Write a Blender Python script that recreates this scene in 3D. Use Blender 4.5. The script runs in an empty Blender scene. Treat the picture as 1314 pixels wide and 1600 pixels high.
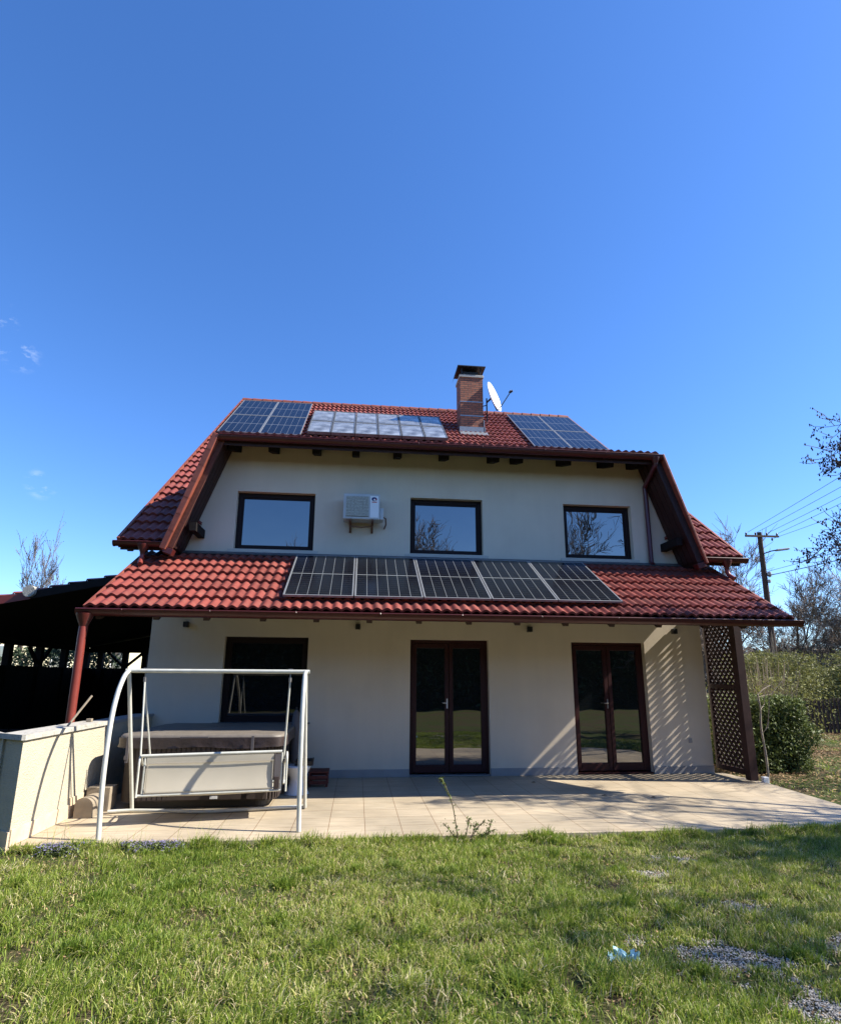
import bpy, bmesh, math, random
import numpy as np
from mathutils import Vector, Matrix
random.seed(7); rng = np.random.default_rng(11)
S = bpy.context.scene
COL = S.collection
R_ = math.radians

# ------------------------------------------------------------------ camera
cd = bpy.data.cameras.new('camera'); cam = bpy.data.objects.new('camera', cd); COL.objects.link(cam); S.camera = cam
rx = Vector((0.9942215, -0.10722073, 0.00522711)); ux = Vector((-0.0292085, -0.22334239, 0.97430234)); fx = Vector((0.10329797, 0.96882501, 0.22518356))
m = Matrix((rx, ux, -fx)).transposed().to_4x4(); m.translation = Vector((0, -11.1123, 1.7599)); cam.matrix_world = m
cd.sensor_fit = 'HORIZONTAL'; cd.sensor_width = 36; cd.lens = 36 * 896.665 / 1314
cd.shift_x = 0; cd.shift_y = 52.68 / 1314; cd.clip_start = .05; cd.clip_end = 2000

# ------------------------------------------------------------------ light
SUN = Vector((3.2, -.52, 2.75)).normalized()
EL = math.asin(SUN.z); AZ = math.atan2(SUN.x, SUN.y)
w = bpy.data.worlds.new('World'); S.world = w; w.use_nodes = True
nt = w.node_tree; bg = nt.nodes['Background']
sky = nt.nodes.new('ShaderNodeTexSky'); sky.sky_type = 'NISHITA'; sky.sun_disc = False
sky.sun_elevation = EL; sky.sun_rotation = AZ; sky.air_density = 1.0; sky.dust_density = .35; sky.ozone_density = 3.0; sky.altitude = 300
# the wisps of cloud at the left of the sky, placed by direction
tc = nt.nodes.new('ShaderNodeTexCoord'); last = None
nz = nt.nodes.new('ShaderNodeTexNoise'); nz.inputs['Scale'].default_value = 26; nz.inputs['Detail'].default_value = 8; nz.inputs['Roughness'].default_value = .62
mpn = nt.nodes.new('ShaderNodeMapping'); mpn.inputs['Scale'].default_value = (1, 1, 1.9); nt.links.new(tc.outputs['Generated'], mpn.inputs['Vector']); nt.links.new(mpn.outputs[0], nz.inputs['Vector'])
for (dx, dy, dz, r) in [(-.486, .736, .471, .022), (-.475, .766, .433, .030), (-.492, .750, .445, .034), (-.462, .844, .271, .026), (-.60, .66, .44, .05)]:
    d = nt.nodes.new('ShaderNodeVectorMath'); d.operation = 'DISTANCE'; nt.links.new(tc.outputs['Generated'], d.inputs[0]); d.inputs[1].default_value = Vector((dx, dy, dz)).normalized()
    mr = nt.nodes.new('ShaderNodeMapRange'); mr.inputs[1].default_value = r; mr.inputs[2].default_value = 0; mr.inputs[3].default_value = 0; mr.inputs[4].default_value = 1; mr.interpolation_type = 'SMOOTHSTEP'
    nt.links.new(d.outputs['Value'], mr.inputs[0])
    if last is None: last = mr.outputs[0]
    else:
        mx = nt.nodes.new('ShaderNodeMath'); mx.operation = 'MAXIMUM'; nt.links.new(last, mx.inputs[0]); nt.links.new(mr.outputs[0], mx.inputs[1]); last = mx.outputs[0]
rmp = nt.nodes.new('ShaderNodeMapRange'); rmp.inputs[1].default_value = .50; rmp.inputs[2].default_value = .74; nt.links.new(nz.outputs['Fac'], rmp.inputs[0])
mu = nt.nodes.new('ShaderNodeMath'); mu.operation = 'MULTIPLY'; nt.links.new(last, mu.inputs[0]); nt.links.new(rmp.outputs[0], mu.inputs[1])
mix = nt.nodes.new('ShaderNodeMixRGB'); nt.links.new(mu.outputs[0], mix.inputs[0]); nt.links.new(sky.outputs[0], mix.inputs[1]); mix.inputs[2].default_value = (6.0, 6.6, 7.4, 1)
hs = nt.nodes.new('ShaderNodeHueSaturation'); hs.inputs['Saturation'].default_value = 1.18; hs.inputs['Value'].default_value = 1.0; nt.links.new(sky.outputs[0], hs.inputs['Color'])
tn = nt.nodes.new('ShaderNodeVectorMath'); tn.operation = 'MULTIPLY'; tn.inputs[1].default_value = (1.00, 1.13, 1.42); nt.links.new(hs.outputs[0], tn.inputs[0]); nt.links.new(tn.outputs[0], mix.inputs[1])
nt.links.new(mix.outputs[0], bg.inputs[0]); bg.inputs[1].default_value = .089
sl = bpy.data.lights.new('sun', 'SUN'); so = bpy.data.objects.new('sun', sl); COL.objects.link(so)
sl.energy = 5.0; sl.angle = R_(.53); sl.color = (1.0, .93, .82); so.rotation_euler = (-SUN).to_track_quat('-Z', 'Y').to_euler(); so.location = (30, -5, 30)
S.view_settings.view_transform = 'Standard'; S.view_settings.look = 'None'; S.view_settings.exposure = 1.12; S.view_settings.gamma = 1

# ------------------------------------------------------------------ materials
def mat(name, col, rough=.7, spec=.5, metal=0, noise=None, bump=None, mottle=None, coat=0, attr=None, transl=0, streak=0):
    """noise=(scale, amount) albedo variation; bump=(scale, strength, dist); mottle=(scale, colour, lo, hi) second tone; attr='tv' per-piece variation"""
    M = bpy.data.materials.new(name); M.use_nodes = True; t = M.node_tree; b = t.nodes['Principled BSDF']
    b.inputs['Roughness'].default_value = rough; b.inputs['Specular IOR Level'].default_value = spec; b.inputs['Metallic'].default_value = metal
    if coat: b.inputs['Coat Weight'].default_value = coat
    tcn = t.nodes.new('ShaderNodeTexCoord'); vec = tcn.outputs['Object']
    rgb = t.nodes.new('ShaderNodeRGB'); rgb.outputs[0].default_value = (*col, 1); c = rgb.outputs[0]
    if mottle:
        n = t.nodes.new('ShaderNodeTexNoise'); n.inputs['Scale'].default_value = mottle[0]; n.inputs['Detail'].default_value = 7; n.inputs['Roughness'].default_value = .65; t.links.new(vec, n.inputs['Vector'])
        r = t.nodes.new('ShaderNodeMapRange'); r.inputs[1].default_value = mottle[2]; r.inputs[2].default_value = mottle[3]; t.links.new(n.outputs['Fac'], r.inputs[0])
        x = t.nodes.new('ShaderNodeMixRGB'); t.links.new(r.outputs[0], x.inputs[0]); t.links.new(c, x.inputs[1]); x.inputs[2].default_value = (*mottle[1], 1); c = x.outputs[0]
    if streak:
        mp = t.nodes.new('ShaderNodeMapping'); mp.inputs['Scale'].default_value = (5, 5, .35); t.links.new(vec, mp.inputs['Vector'])
        n = t.nodes.new('ShaderNodeTexNoise'); n.inputs['Scale'].default_value = 1; n.inputs['Detail'].default_value = 7; n.inputs['Roughness'].default_value = .7; t.links.new(mp.outputs[0], n.inputs['Vector'])
        r = t.nodes.new('ShaderNodeMapRange'); r.inputs[1].default_value = .3; r.inputs[2].default_value = .7; r.inputs[3].default_value = 1 - streak; r.inputs[4].default_value = 1 + streak*.4; t.links.new(n.outputs['Fac'], r.inputs[0])
        x = t.nodes.new('ShaderNodeVectorMath'); x.operation = 'SCALE'; t.links.new(c, x.inputs[0]); t.links.new(r.outputs[0], x.inputs['Scale']); c = x.outputs[0]
    if noise:
        n = t.nodes.new('ShaderNodeTexNoise'); n.inputs['Scale'].default_value = noise[0]; n.inputs['Detail'].default_value = 6; t.links.new(vec, n.inputs['Vector'])
        r = t.nodes.new('ShaderNodeMapRange'); r.inputs[1].default_value = .25; r.inputs[2].default_value = .75; r.inputs[3].default_value = 1 - noise[1]; r.inputs[4].default_value = 1 + noise[1]; t.links.new(n.outputs['Fac'], r.inputs[0])
        x = t.nodes.new('ShaderNodeVectorMath'); x.operation = 'SCALE'; t.links.new(c, x.inputs[0]); t.links.new(r.outputs[0], x.inputs['Scale']); c = x.outputs[0]
    if attr:
        a = t.nodes.new('ShaderNodeAttribute'); a.attribute_name = 'tv'
        r = t.nodes.new('ShaderNodeMapRange'); r.inputs[3].default_value = 1 - attr; r.inputs[4].default_value = 1 + attr; t.links.new(a.outputs['Fac'], r.inputs[0])
        x = t.nodes.new('ShaderNodeVectorMath'); x.operation = 'SCALE'; t.links.new(c, x.inputs[0]); t.links.new(r.outputs[0], x.inputs['Scale']); c = x.outputs[0]
    t.links.new(c, b.inputs['Base Color'])
    if bump:
        n = t.nodes.new('ShaderNodeTexNoise'); n.inputs['Scale'].default_value = bump[0]; n.inputs['Detail'].default_value = 5; t.links.new(vec, n.inputs['Vector'])
        u = t.nodes.new('ShaderNodeBump'); u.inputs['Strength'].default_value = bump[1]; u.inputs['Distance'].default_value = bump[2]; t.links.new(n.outputs['Fac'], u.inputs['Height']); t.links.new(u.outputs[0], b.inputs['Normal'])
    if transl:
        o = t.nodes['Material Output']; tr = t.nodes.new('ShaderNodeBsdfTranslucent'); t.links.new(c, tr.inputs[0]); ms = t.nodes.new('ShaderNodeMixShader'); ms.inputs[0].default_value = transl
        t.links.new(b.outputs[0], ms.inputs[1]); t.links.new(tr.outputs[0], ms.inputs[2]); t.links.new(ms.outputs[0], o.inputs[0])
    return M

M = {}
M['stucco'] = mat('cream_stucco', (.66, .575, .455), .95, .2, streak=.035, noise=(1.3, .05), bump=(160, .35, .004), mottle=(.8, (.62, .535, .42), .5, .75))
M['stucco_low'] = mat('low_wall_stucco', (.465, .415, .31), .95, .2, noise=(6, .06), bump=(55, 1, .016), mottle=(2, (.43, .38, .29), .55, .8))
M['tile'] = mat('roof_tile_clay', (.19, .040, .029), .62, .4, noise=(9, .14), bump=(60, .3, .004), mottle=(5, (.22, .085, .06), .5, .85), attr=.2)
M['verge'] = mat('verge_tile', (.22, .06, .036), .55, .4, noise=(9, .2), bump=(60, .3, .004), attr=.15)
M['gutter'] = mat('red_brown_gutter_metal', (.07, .011, .009), .36, .5, noise=(5, .12))
M['pipe'] = mat('red_downpipe', (.19, .035, .025), .4, .5, noise=(8, .08))
M['pipe_dark'] = mat('wine_downpipe', (.085, .02, .028), .35, .6)
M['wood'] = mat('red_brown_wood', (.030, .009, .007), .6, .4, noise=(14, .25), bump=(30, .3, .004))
M['wood_lit'] = mat('sunlit_barge_board_wood', (.11, .036, .022), .65, .3, noise=(18, .3), bump=(40, .4, .005))  # paler copy of the red-brown wood, sunlight put into its colour
M['wood_black'] = mat('shade_black_wood', (.012, .009, .008), .8, .2, noise=(10, .3))  # wood made near black, the carport's shade is put into the colour
M['frame'] = mat('dark_window_frame', (.012, .005, .005), .6, .25)
M['doorframe'] = mat('mahogany_door_frame', (.030, .004, .005), .5, .35, noise=(20, .2))
M['flash'] = mat('grey_flashing_metal', (.12, .13, .14), .5, .5, metal=.4, noise=(8, .3))
M['alu'] = mat('aluminium', (.25, .26, .27), .4, .5, metal=.35, noise=(6, .1))
M['sill'] = mat('pale_window_sill', (.50, .46, .39), .6, .4)
M['white'] = mat('white_paint', (.78, .78, .76), .4, .5, noise=(4, .04))
M['swing'] = mat('cream_tube_paint', (.50, .50, .44), .35, .5, noise=(12, .10), mottle=(9, (.42, .38, .27), .66, .78))
M['sling'] = mat('beige_sling_fabric', (.50, .455, .36), .85, .2, noise=(3, .06), bump=(400, .3, .002))
M['sling_dark'] = mat('beige_sling_hem', (.38, .34, .27), .85, .2)
M['strap'] = mat('grey_strap', (.10, .09, .09), .7, .3)
M['steel'] = mat('zinc_spring', (.3, .3, .3), .4, .5, metal=.8)
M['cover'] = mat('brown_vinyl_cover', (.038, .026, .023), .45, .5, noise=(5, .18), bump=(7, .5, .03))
M['cover_top'] = mat('sunlit_vinyl_cover_top', (.16, .138, .112), .55, .4, noise=(6, .15), bump=(9, .4, .02))  # paler copy of the cover vinyl, sun on the top edge painted in
M['cab'] = mat('dark_brown_cabinet', (.026, .018, .015), .55, .4, noise=(8, .25))
M['cab_panel'] = mat('brown_grey_cabinet_panel', (.055, .042, .037), .55, .4, noise=(8, .2))
M['black'] = mat('matt_black', (.015, .015, .016), .5, .4)
M['concrete'] = mat('weathered_concrete', (.40, .38, .33), .9, .2, noise=(12, .2), bump=(40, .6, .008), mottle=(16, (.12, .12, .10), .56, .7))
M['stone'] = mat('sandstone_block', (.27, .225, .165), .9, .2, noise=(12, .12), bump=(60, .5, .005))
M['acmetal'] = mat('white_ac_casing', (.48, .49, .48), .4, .5, noise=(5, .08))
M['acfin'] = mat('ac_fins', (.46, .44, .36), .5, .4, metal=.2, noise=(30, .3))
M['rust'] = mat('rusty_bracket', (.16, .08, .045), .7, .3, noise=(20, .4))
M['navy'] = mat('emblem_navy', (.01, .02, .12), .5)
M['redmark'] = mat('emblem_red', (.5, .03, .02), .5)
M['brickcap'] = mat('chimney_concrete', (.42, .40, .34), .9, .2, noise=(9, .2))
M['plinth_grey'] = mat('grey_skirting_tile', (.30, .29, .28), .5, .4, noise=(3, .12))
M['bark'] = mat('grey_brown_bark', (.10, .078, .060), .9, .2, noise=(9, .3), bump=(20, .6, .02))
M['bark_pale'] = mat('pale_bark', (.34, .29, .22), .9, .2, noise=(9, .3))
M['twig'] = mat('fine_twigs', (.17, .14, .115), .9, .1, attr=.35)
M['twig_pale'] = mat('pale_twigs', (.27, .225, .19), .9, .1, attr=.3)
M['bud'] = mat('dark_buds', (.035, .025, .03), .9, .1)
M['evergreen'] = mat('dark_evergreen_needles', (.035, .055, .028), .8, .2, attr=.55, transl=.12)
M['woods'] = mat('leafless_woods', (.135, .115, .10), .95, .1, attr=.45)
M['core'] = mat('opaque_core_fill', (.018, .020, .010), .95, .1, noise=(6, .5), bump=(12, 1, .1))  # near black filler for the opaque hedge cores
M['privet'] = mat('hedge_leaves', (.12, .155, .042), .6, .4, attr=.5, transl=.2)
M['olive'] = mat('olive_shrub_leaves', (.17, .175, .055), .65, .3, attr=.45, transl=.25)
M['pole'] = mat('creosoted_pole', (.055, .036, .028), .85, .2, noise=(10, .3))
M['wire'] = mat('wire', (.02, .02, .02), .6)
M['glassins'] = mat('insulator', (.03, .025, .02), .3)
M['cream_house'] = mat('pale_yellow_render', (.72, .66, .45), .9, .2, noise=(1, .05))
M['grey_roof'] = mat('grey_roofing', (.16, .15, .15), .8, .2, noise=(3, .15))
M['fence'] = mat('weathered_fence_boards', (.045, .032, .026), .9, .2, noise=(14, .35))
M['plastic_blue'] = mat('pale_blue_plastic', (.42, .66, .72), .45, .5, noise=(14, .15), transl=.2)
M['crate'] = mat('red_brown_crate', (.12, .03, .022), .6, .3, noise=(15, .3))
M['stoolw'] = mat('white_plastic_stool', (.66, .68, .70), .4, .5)
M['weed'] = mat('weed_green', (.14, .18, .05), .6, .3, attr=.4, transl=.2)
M['weedstem'] = mat('weed_stem', (.10, .075, .045), .8, .2)
M['leaf_brown'] = mat('dry_leaves', (.26, .17, .09), .85, .2, attr=.5)
M['flower'] = mat('purple_grey_flowers', (.20, .18, .32), .7, .2, attr=.4)
M['gravel'] = mat('gravel_stones', (.40, .37, .32), .9, .2, attr=.55)

def glass(name, base=(.008, .010, .012), ior=2.7, wav=.0, rough=.01):
    Mm = bpy.data.materials.new(name); Mm.use_nodes = True; t = Mm.node_tree; b = t.nodes['Principled BSDF']
    b.inputs['Base Color'].default_value = (*base, 1); b.inputs['Roughness'].default_value = rough; b.inputs['IOR'].default_value = ior
    tcn = t.nodes.new('ShaderNodeTexCoord'); n = t.nodes.new('ShaderNodeTexNoise'); n.inputs['Scale'].default_value = 2.2; n.inputs['Detail'].default_value = 1; t.links.new(tcn.outputs['Object'], n.inputs['Vector'])
    u = t.nodes.new('ShaderNodeBump'); u.inputs['Strength'].default_value = wav; u.inputs['Distance'].default_value = .02; t.links.new(n.outputs['Fac'], u.inputs['Height']); t.links.new(u.outputs[0], b.inputs['Normal'])
    return Mm
M['glass'] = glass('window_glass', wav=.10)
M['glass_door'] = glass('door_glass', ior=2.7, wav=.07)
M['glass_dark'] = glass('dark_glass', ior=1.75, wav=.06)

def cellmat(name, cell, line, uw, vw, rough=.12, spec=.5, noiseamt=0):
    """solar cells from the panel's own UV map: u counts cell columns, v counts half cells"""
    Mm = bpy.data.materials.new(name); Mm.use_nodes = True; t = Mm.node_tree; b = t.nodes['Principled BSDF']
    uv = t.nodes.new('ShaderNodeUVMap'); sp = t.nodes.new('ShaderNodeSeparateXYZ'); t.links.new(uv.outputs[0], sp.inputs[0])
    def linef(sock, width, period=1.0):
        d = t.nodes.new('ShaderNodeMath'); d.operation = 'DIVIDE'; t.links.new(sock, d.inputs[0]); d.inputs[1].default_value = period
        f = t.nodes.new('ShaderNodeMath'); f.operation = 'FRACT'; t.links.new(d.outputs[0], f.inputs[0])
        s = t.nodes.new('ShaderNodeMath'); s.operation = 'SUBTRACT'; t.links.new(f.outputs[0], s.inputs[0]); s.inputs[1].default_value = .5
        a = t.nodes.new('ShaderNodeMath'); a.operation = 'ABSOLUTE'; t.links.new(s.outputs[0], a.inputs[0])
        g = t.nodes.new('ShaderNodeMath'); g.operation = 'GREATER_THAN'; t.links.new(a.outputs[0], g.inputs[0]); g.inputs[1].default_value = .5 - width / 2
        return g.outputs[0]
    a = linef(sp.outputs[0], uw); c = linef(sp.outputs[1], vw); e = linef(sp.outputs[1], .028, 10)
    mm = t.nodes.new('ShaderNodeMath'); mm.operation = 'MAXIMUM'; t.links.new(a, mm.inputs[0]); t.links.new(e, mm.inputs[1])
    m2 = t.nodes.new('ShaderNodeMath'); m2.operation = 'MULTIPLY'; t.links.new(c, m2.inputs[0]); m2.inputs[1].default_value = .30
    m3 = t.nodes.new('ShaderNodeMath'); m3.operation = 'MAXIMUM'; t.links.new(mm.outputs[0], m3.inputs[0]); t.links.new(m2.outputs[0], m3.inputs[1])
    x = t.nodes.new('ShaderNodeMixRGB'); t.links.new(m3.outputs[0], x.inputs[0]); x.inputs[1].default_value = (*cell, 1); x.inputs[2].default_value = (*line, 1)
    t.links.new(x.outputs[0], b.inputs['Base Color']); b.inputs['Roughness'].default_value = rough; b.inputs['Specular IOR Level'].default_value = spec
    return Mm
M['cells'] = cellmat('solar_cells', (.005, .006, .010), (.17, .18, .18), .045, .05, rough=.16, spec=.38)

def brickmat():
    Mm = bpy.data.materials.new('chimney_brick'); Mm.use_nodes = True; t = Mm.node_tree; b = t.nodes['Principled BSDF']; b.inputs['Roughness'].default_value = .85
    uv = t.nodes.new('ShaderNodeUVMap'); k = t.nodes.new('ShaderNodeTexBrick'); t.links.new(uv.outputs[0], k.inputs['Vector'])
    k.inputs['Color1'].default_value = (.36, .13, .07, 1); k.inputs['Color2'].default_value = (.22, .075, .045, 1); k.inputs['Mortar'].default_value = (.10, .07, .055, 1)
    k.inputs['Scale'].default_value = 1; k.inputs['Brick Width'].default_value = .25; k.inputs['Row Height'].default_value = .075; k.inputs['Mortar Size'].default_value = .011; k.inputs['Bias'].default_value = -.2
    t.links.new(k.outputs['Color'], b.inputs['Base Color'])
    u = t.nodes.new('ShaderNodeBump'); u.inputs['Strength'].default_value = .8; u.inputs['Distance'].default_value = .012; u.invert = True; t.links.new(k.outputs['Fac'], u.inputs['Height']); t.links.new(u.outputs[0], b.inputs['Normal'])
    return Mm
M['brick'] = brickmat()

def terracemat():
    Mm = bpy.data.materials.new('terrace_tile'); Mm.use_nodes = True; t = Mm.node_tree; b = t.nodes['Principled BSDF']; b.inputs['Roughness'].default_value = .55; b.inputs['Specular IOR Level'].default_value = .3
    tcn = t.nodes.new('ShaderNodeTexCoord'); mp = t.nodes.new('ShaderNodeMapping'); mp.inputs['Location'].default_value = (-.148, 0, 0); t.links.new(tcn.outputs['Object'], mp.inputs['Vector'])
    k = t.nodes.new('ShaderNodeTexBrick'); t.links.new(mp.outputs[0], k.inputs['Vector']); k.offset = 0; k.inputs['Scale'].default_value = 1
    k.inputs['Brick Width'].default_value = .437; k.inputs['Row Height'].default_value = .437; k.inputs['Mortar Size'].default_value = .0045; k.inputs['Mortar Smooth'].default_value = .2; k.inputs['Bias'].default_value = 0
    k.inputs['Color1'].default_value = (.48, .395, .275, 1); k.inputs['Color2'].default_value = (.43, .36, .255, 1); k.inputs['Mortar'].default_value = (.22, .14, .08, 1)
    ms = t.nodes.new('ShaderNodeMapping'); ms.inputs['Scale'].default_value = (2.2, 26, 1); t.links.new(tcn.outputs['Object'], ms.inputs['Vector'])
    n = t.nodes.new('ShaderNodeTexNoise'); n.inputs['Scale'].default_value = 1; n.inputs['Detail'].default_value = 6; n.inputs['Roughness'].default_value = .7; t.links.new(ms.outputs[0], n.inputs['Vector'])
    r = t.nodes.new('ShaderNodeMapRange'); r.inputs[1].default_value = .3; r.inputs[2].default_value = .7; r.inputs[3].default_value = .70; r.inputs[4].default_value = 1.16; t.links.new(n.outputs['Fac'], r.inputs[0])
    n2 = t.nodes.new('ShaderNodeTexNoise'); n2.inputs['Scale'].default_value = .9; n2.inputs['Detail'].default_value = 5; t.links.new(tcn.outputs['Object'], n2.inputs['Vector'])
    r2 = t.nodes.new('ShaderNodeMapRange'); r2.inputs[1].default_value = .35; r2.inputs[2].default_value = .65; r2.inputs[3].default_value = .80; r2.inputs[4].default_value = 1.10; t.links.new(n2.outputs['Fac'], r2.inputs[0])
    mm = t.nodes.new('ShaderNodeMath'); mm.operation = 'MULTIPLY'; t.links.new(r.outputs[0], mm.inputs[0]); t.links.new(r2.outputs[0], mm.inputs[1])
    x = t.nodes.new('ShaderNodeVectorMath'); x.operation = 'SCALE'; t.links.new(k.outputs['Color'], x.inputs[0]); t.links.new(mm.outputs[0], x.inputs['Scale']); t.links.new(x.outputs[0], b.inputs['Base Color'])
    u = t.nodes.new('ShaderNodeBump'); u.inputs['Strength'].default_value = .5; u.inputs['Distance'].default_value = .004; u.invert = True; t.links.new(k.outputs['Fac'], u.inputs['Height']); t.links.new(u.outputs[0], b.inputs['Normal'])
    return Mm
M['terrace'] = terracemat()
M['skirt'] = mat('beige_skirting_tile', (.60, .47, .32), .5, .4, noise=(7, .14))

def groundmat():
    Mm = bpy.data.materials.new('soil_and_thatch'); Mm.use_nodes = True; t = Mm.node_tree; b = t.nodes['Principled BSDF']; b.inputs['Roughness'].default_value = .95; b.inputs['Specular IOR Level'].default_value = .1
    tcn = t.nodes.new('ShaderNodeTexCoord')
    def nn(s, d=6):
        n = t.nodes.new('ShaderNodeTexNoise'); n.inputs['Scale'].default_value = s; n.inputs['Detail'].default_value = d; n.inputs['Roughness'].default_value = .65; t.links.new(tcn.outputs['Object'], n.inputs['Vector']); return n.outputs['Fac']
    r = t.nodes.new('ShaderNodeValToRGB'); t.links.new(nn(38), r.inputs[0]); e = r.color_ramp.elements; e[0].position = .3; e[0].color = (.025, .022, .010, 1); e[1].position = .7; e[1].color = (.14, .11, .06, 1)
    r2 = t.nodes.new('ShaderNodeValToRGB'); t.links.new(nn(30), r2.inputs[0]); e = r2.color_ramp.elements; e[0].position = .3; e[0].color = (.022, .032, .008, 1); e[1].position = .7; e[1].color = (.10, .13, .035, 1)
    s = t.nodes.new('ShaderNodeMapRange'); s.inputs[1].default_value = .42; s.inputs[2].default_value = .58; t.links.new(nn(.8, 4), s.inputs[0])
    x = t.nodes.new('ShaderNodeMixRGB'); t.links.new(s.outputs[0], x.inputs[0]); t.links.new(r.outputs[0], x.inputs[1]); t.links.new(r2.outputs[0], x.inputs[2]); t.links.new(x.outputs[0], b.inputs['Base Color'])
    u = t.nodes.new('ShaderNodeBump'); u.inputs['Strength'].default_value = 1; u.inputs['Distance'].default_value = .03; t.links.new(nn(45), u.inputs['Height']); t.links.new(u.outputs[0], b.inputs['Normal'])
    return Mm
M['ground'] = groundmat()

def grassmat():
    Mm = bpy.data.materials.new('grass_blades'); Mm.use_nodes = True; t = Mm.node_tree; b = t.nodes['Principled BSDF']; b.inputs['Roughness'].default_value = .55; b.inputs['Specular IOR Level'].default_value = .35
    a = t.nodes.new('ShaderNodeAttribute'); a.attribute_name = 'tv'
    r = t.nodes.new('ShaderNodeValToRGB'); t.links.new(a.outputs['Fac'], r.inputs[0]); e = r.color_ramp.elements
    e[0].position = 0; e[0].color = (.075, .14, .018, 1); e[1].position = 1; e[1].color = (.78, .68, .44, 1)
    for p, c in [(.32, (.20, .285, .034)), (.60, (.39, .43, .075)), (.74, (.54, .51, .19)), (.86, (.62, .54, .27))]:
        q = e.new(p); q.color = (*c, 1)
    t.links.new(r.outputs[0], b.inputs['Base Color'])
    o = t.nodes['Material Output']; tr = t.nodes.new('ShaderNodeBsdfTranslucent'); t.links.new(r.outputs[0], tr.inputs[0]); ms = t.nodes.new('ShaderNodeMixShader'); ms.inputs[0].default_value = .42
    t.links.new(b.outputs[0], ms.inputs[1]); t.links.new(tr.outputs[0], ms.inputs[2]); t.links.new(ms.outputs[0], o.inputs[0])
    return Mm
M['grass'] = grassmat()

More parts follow.
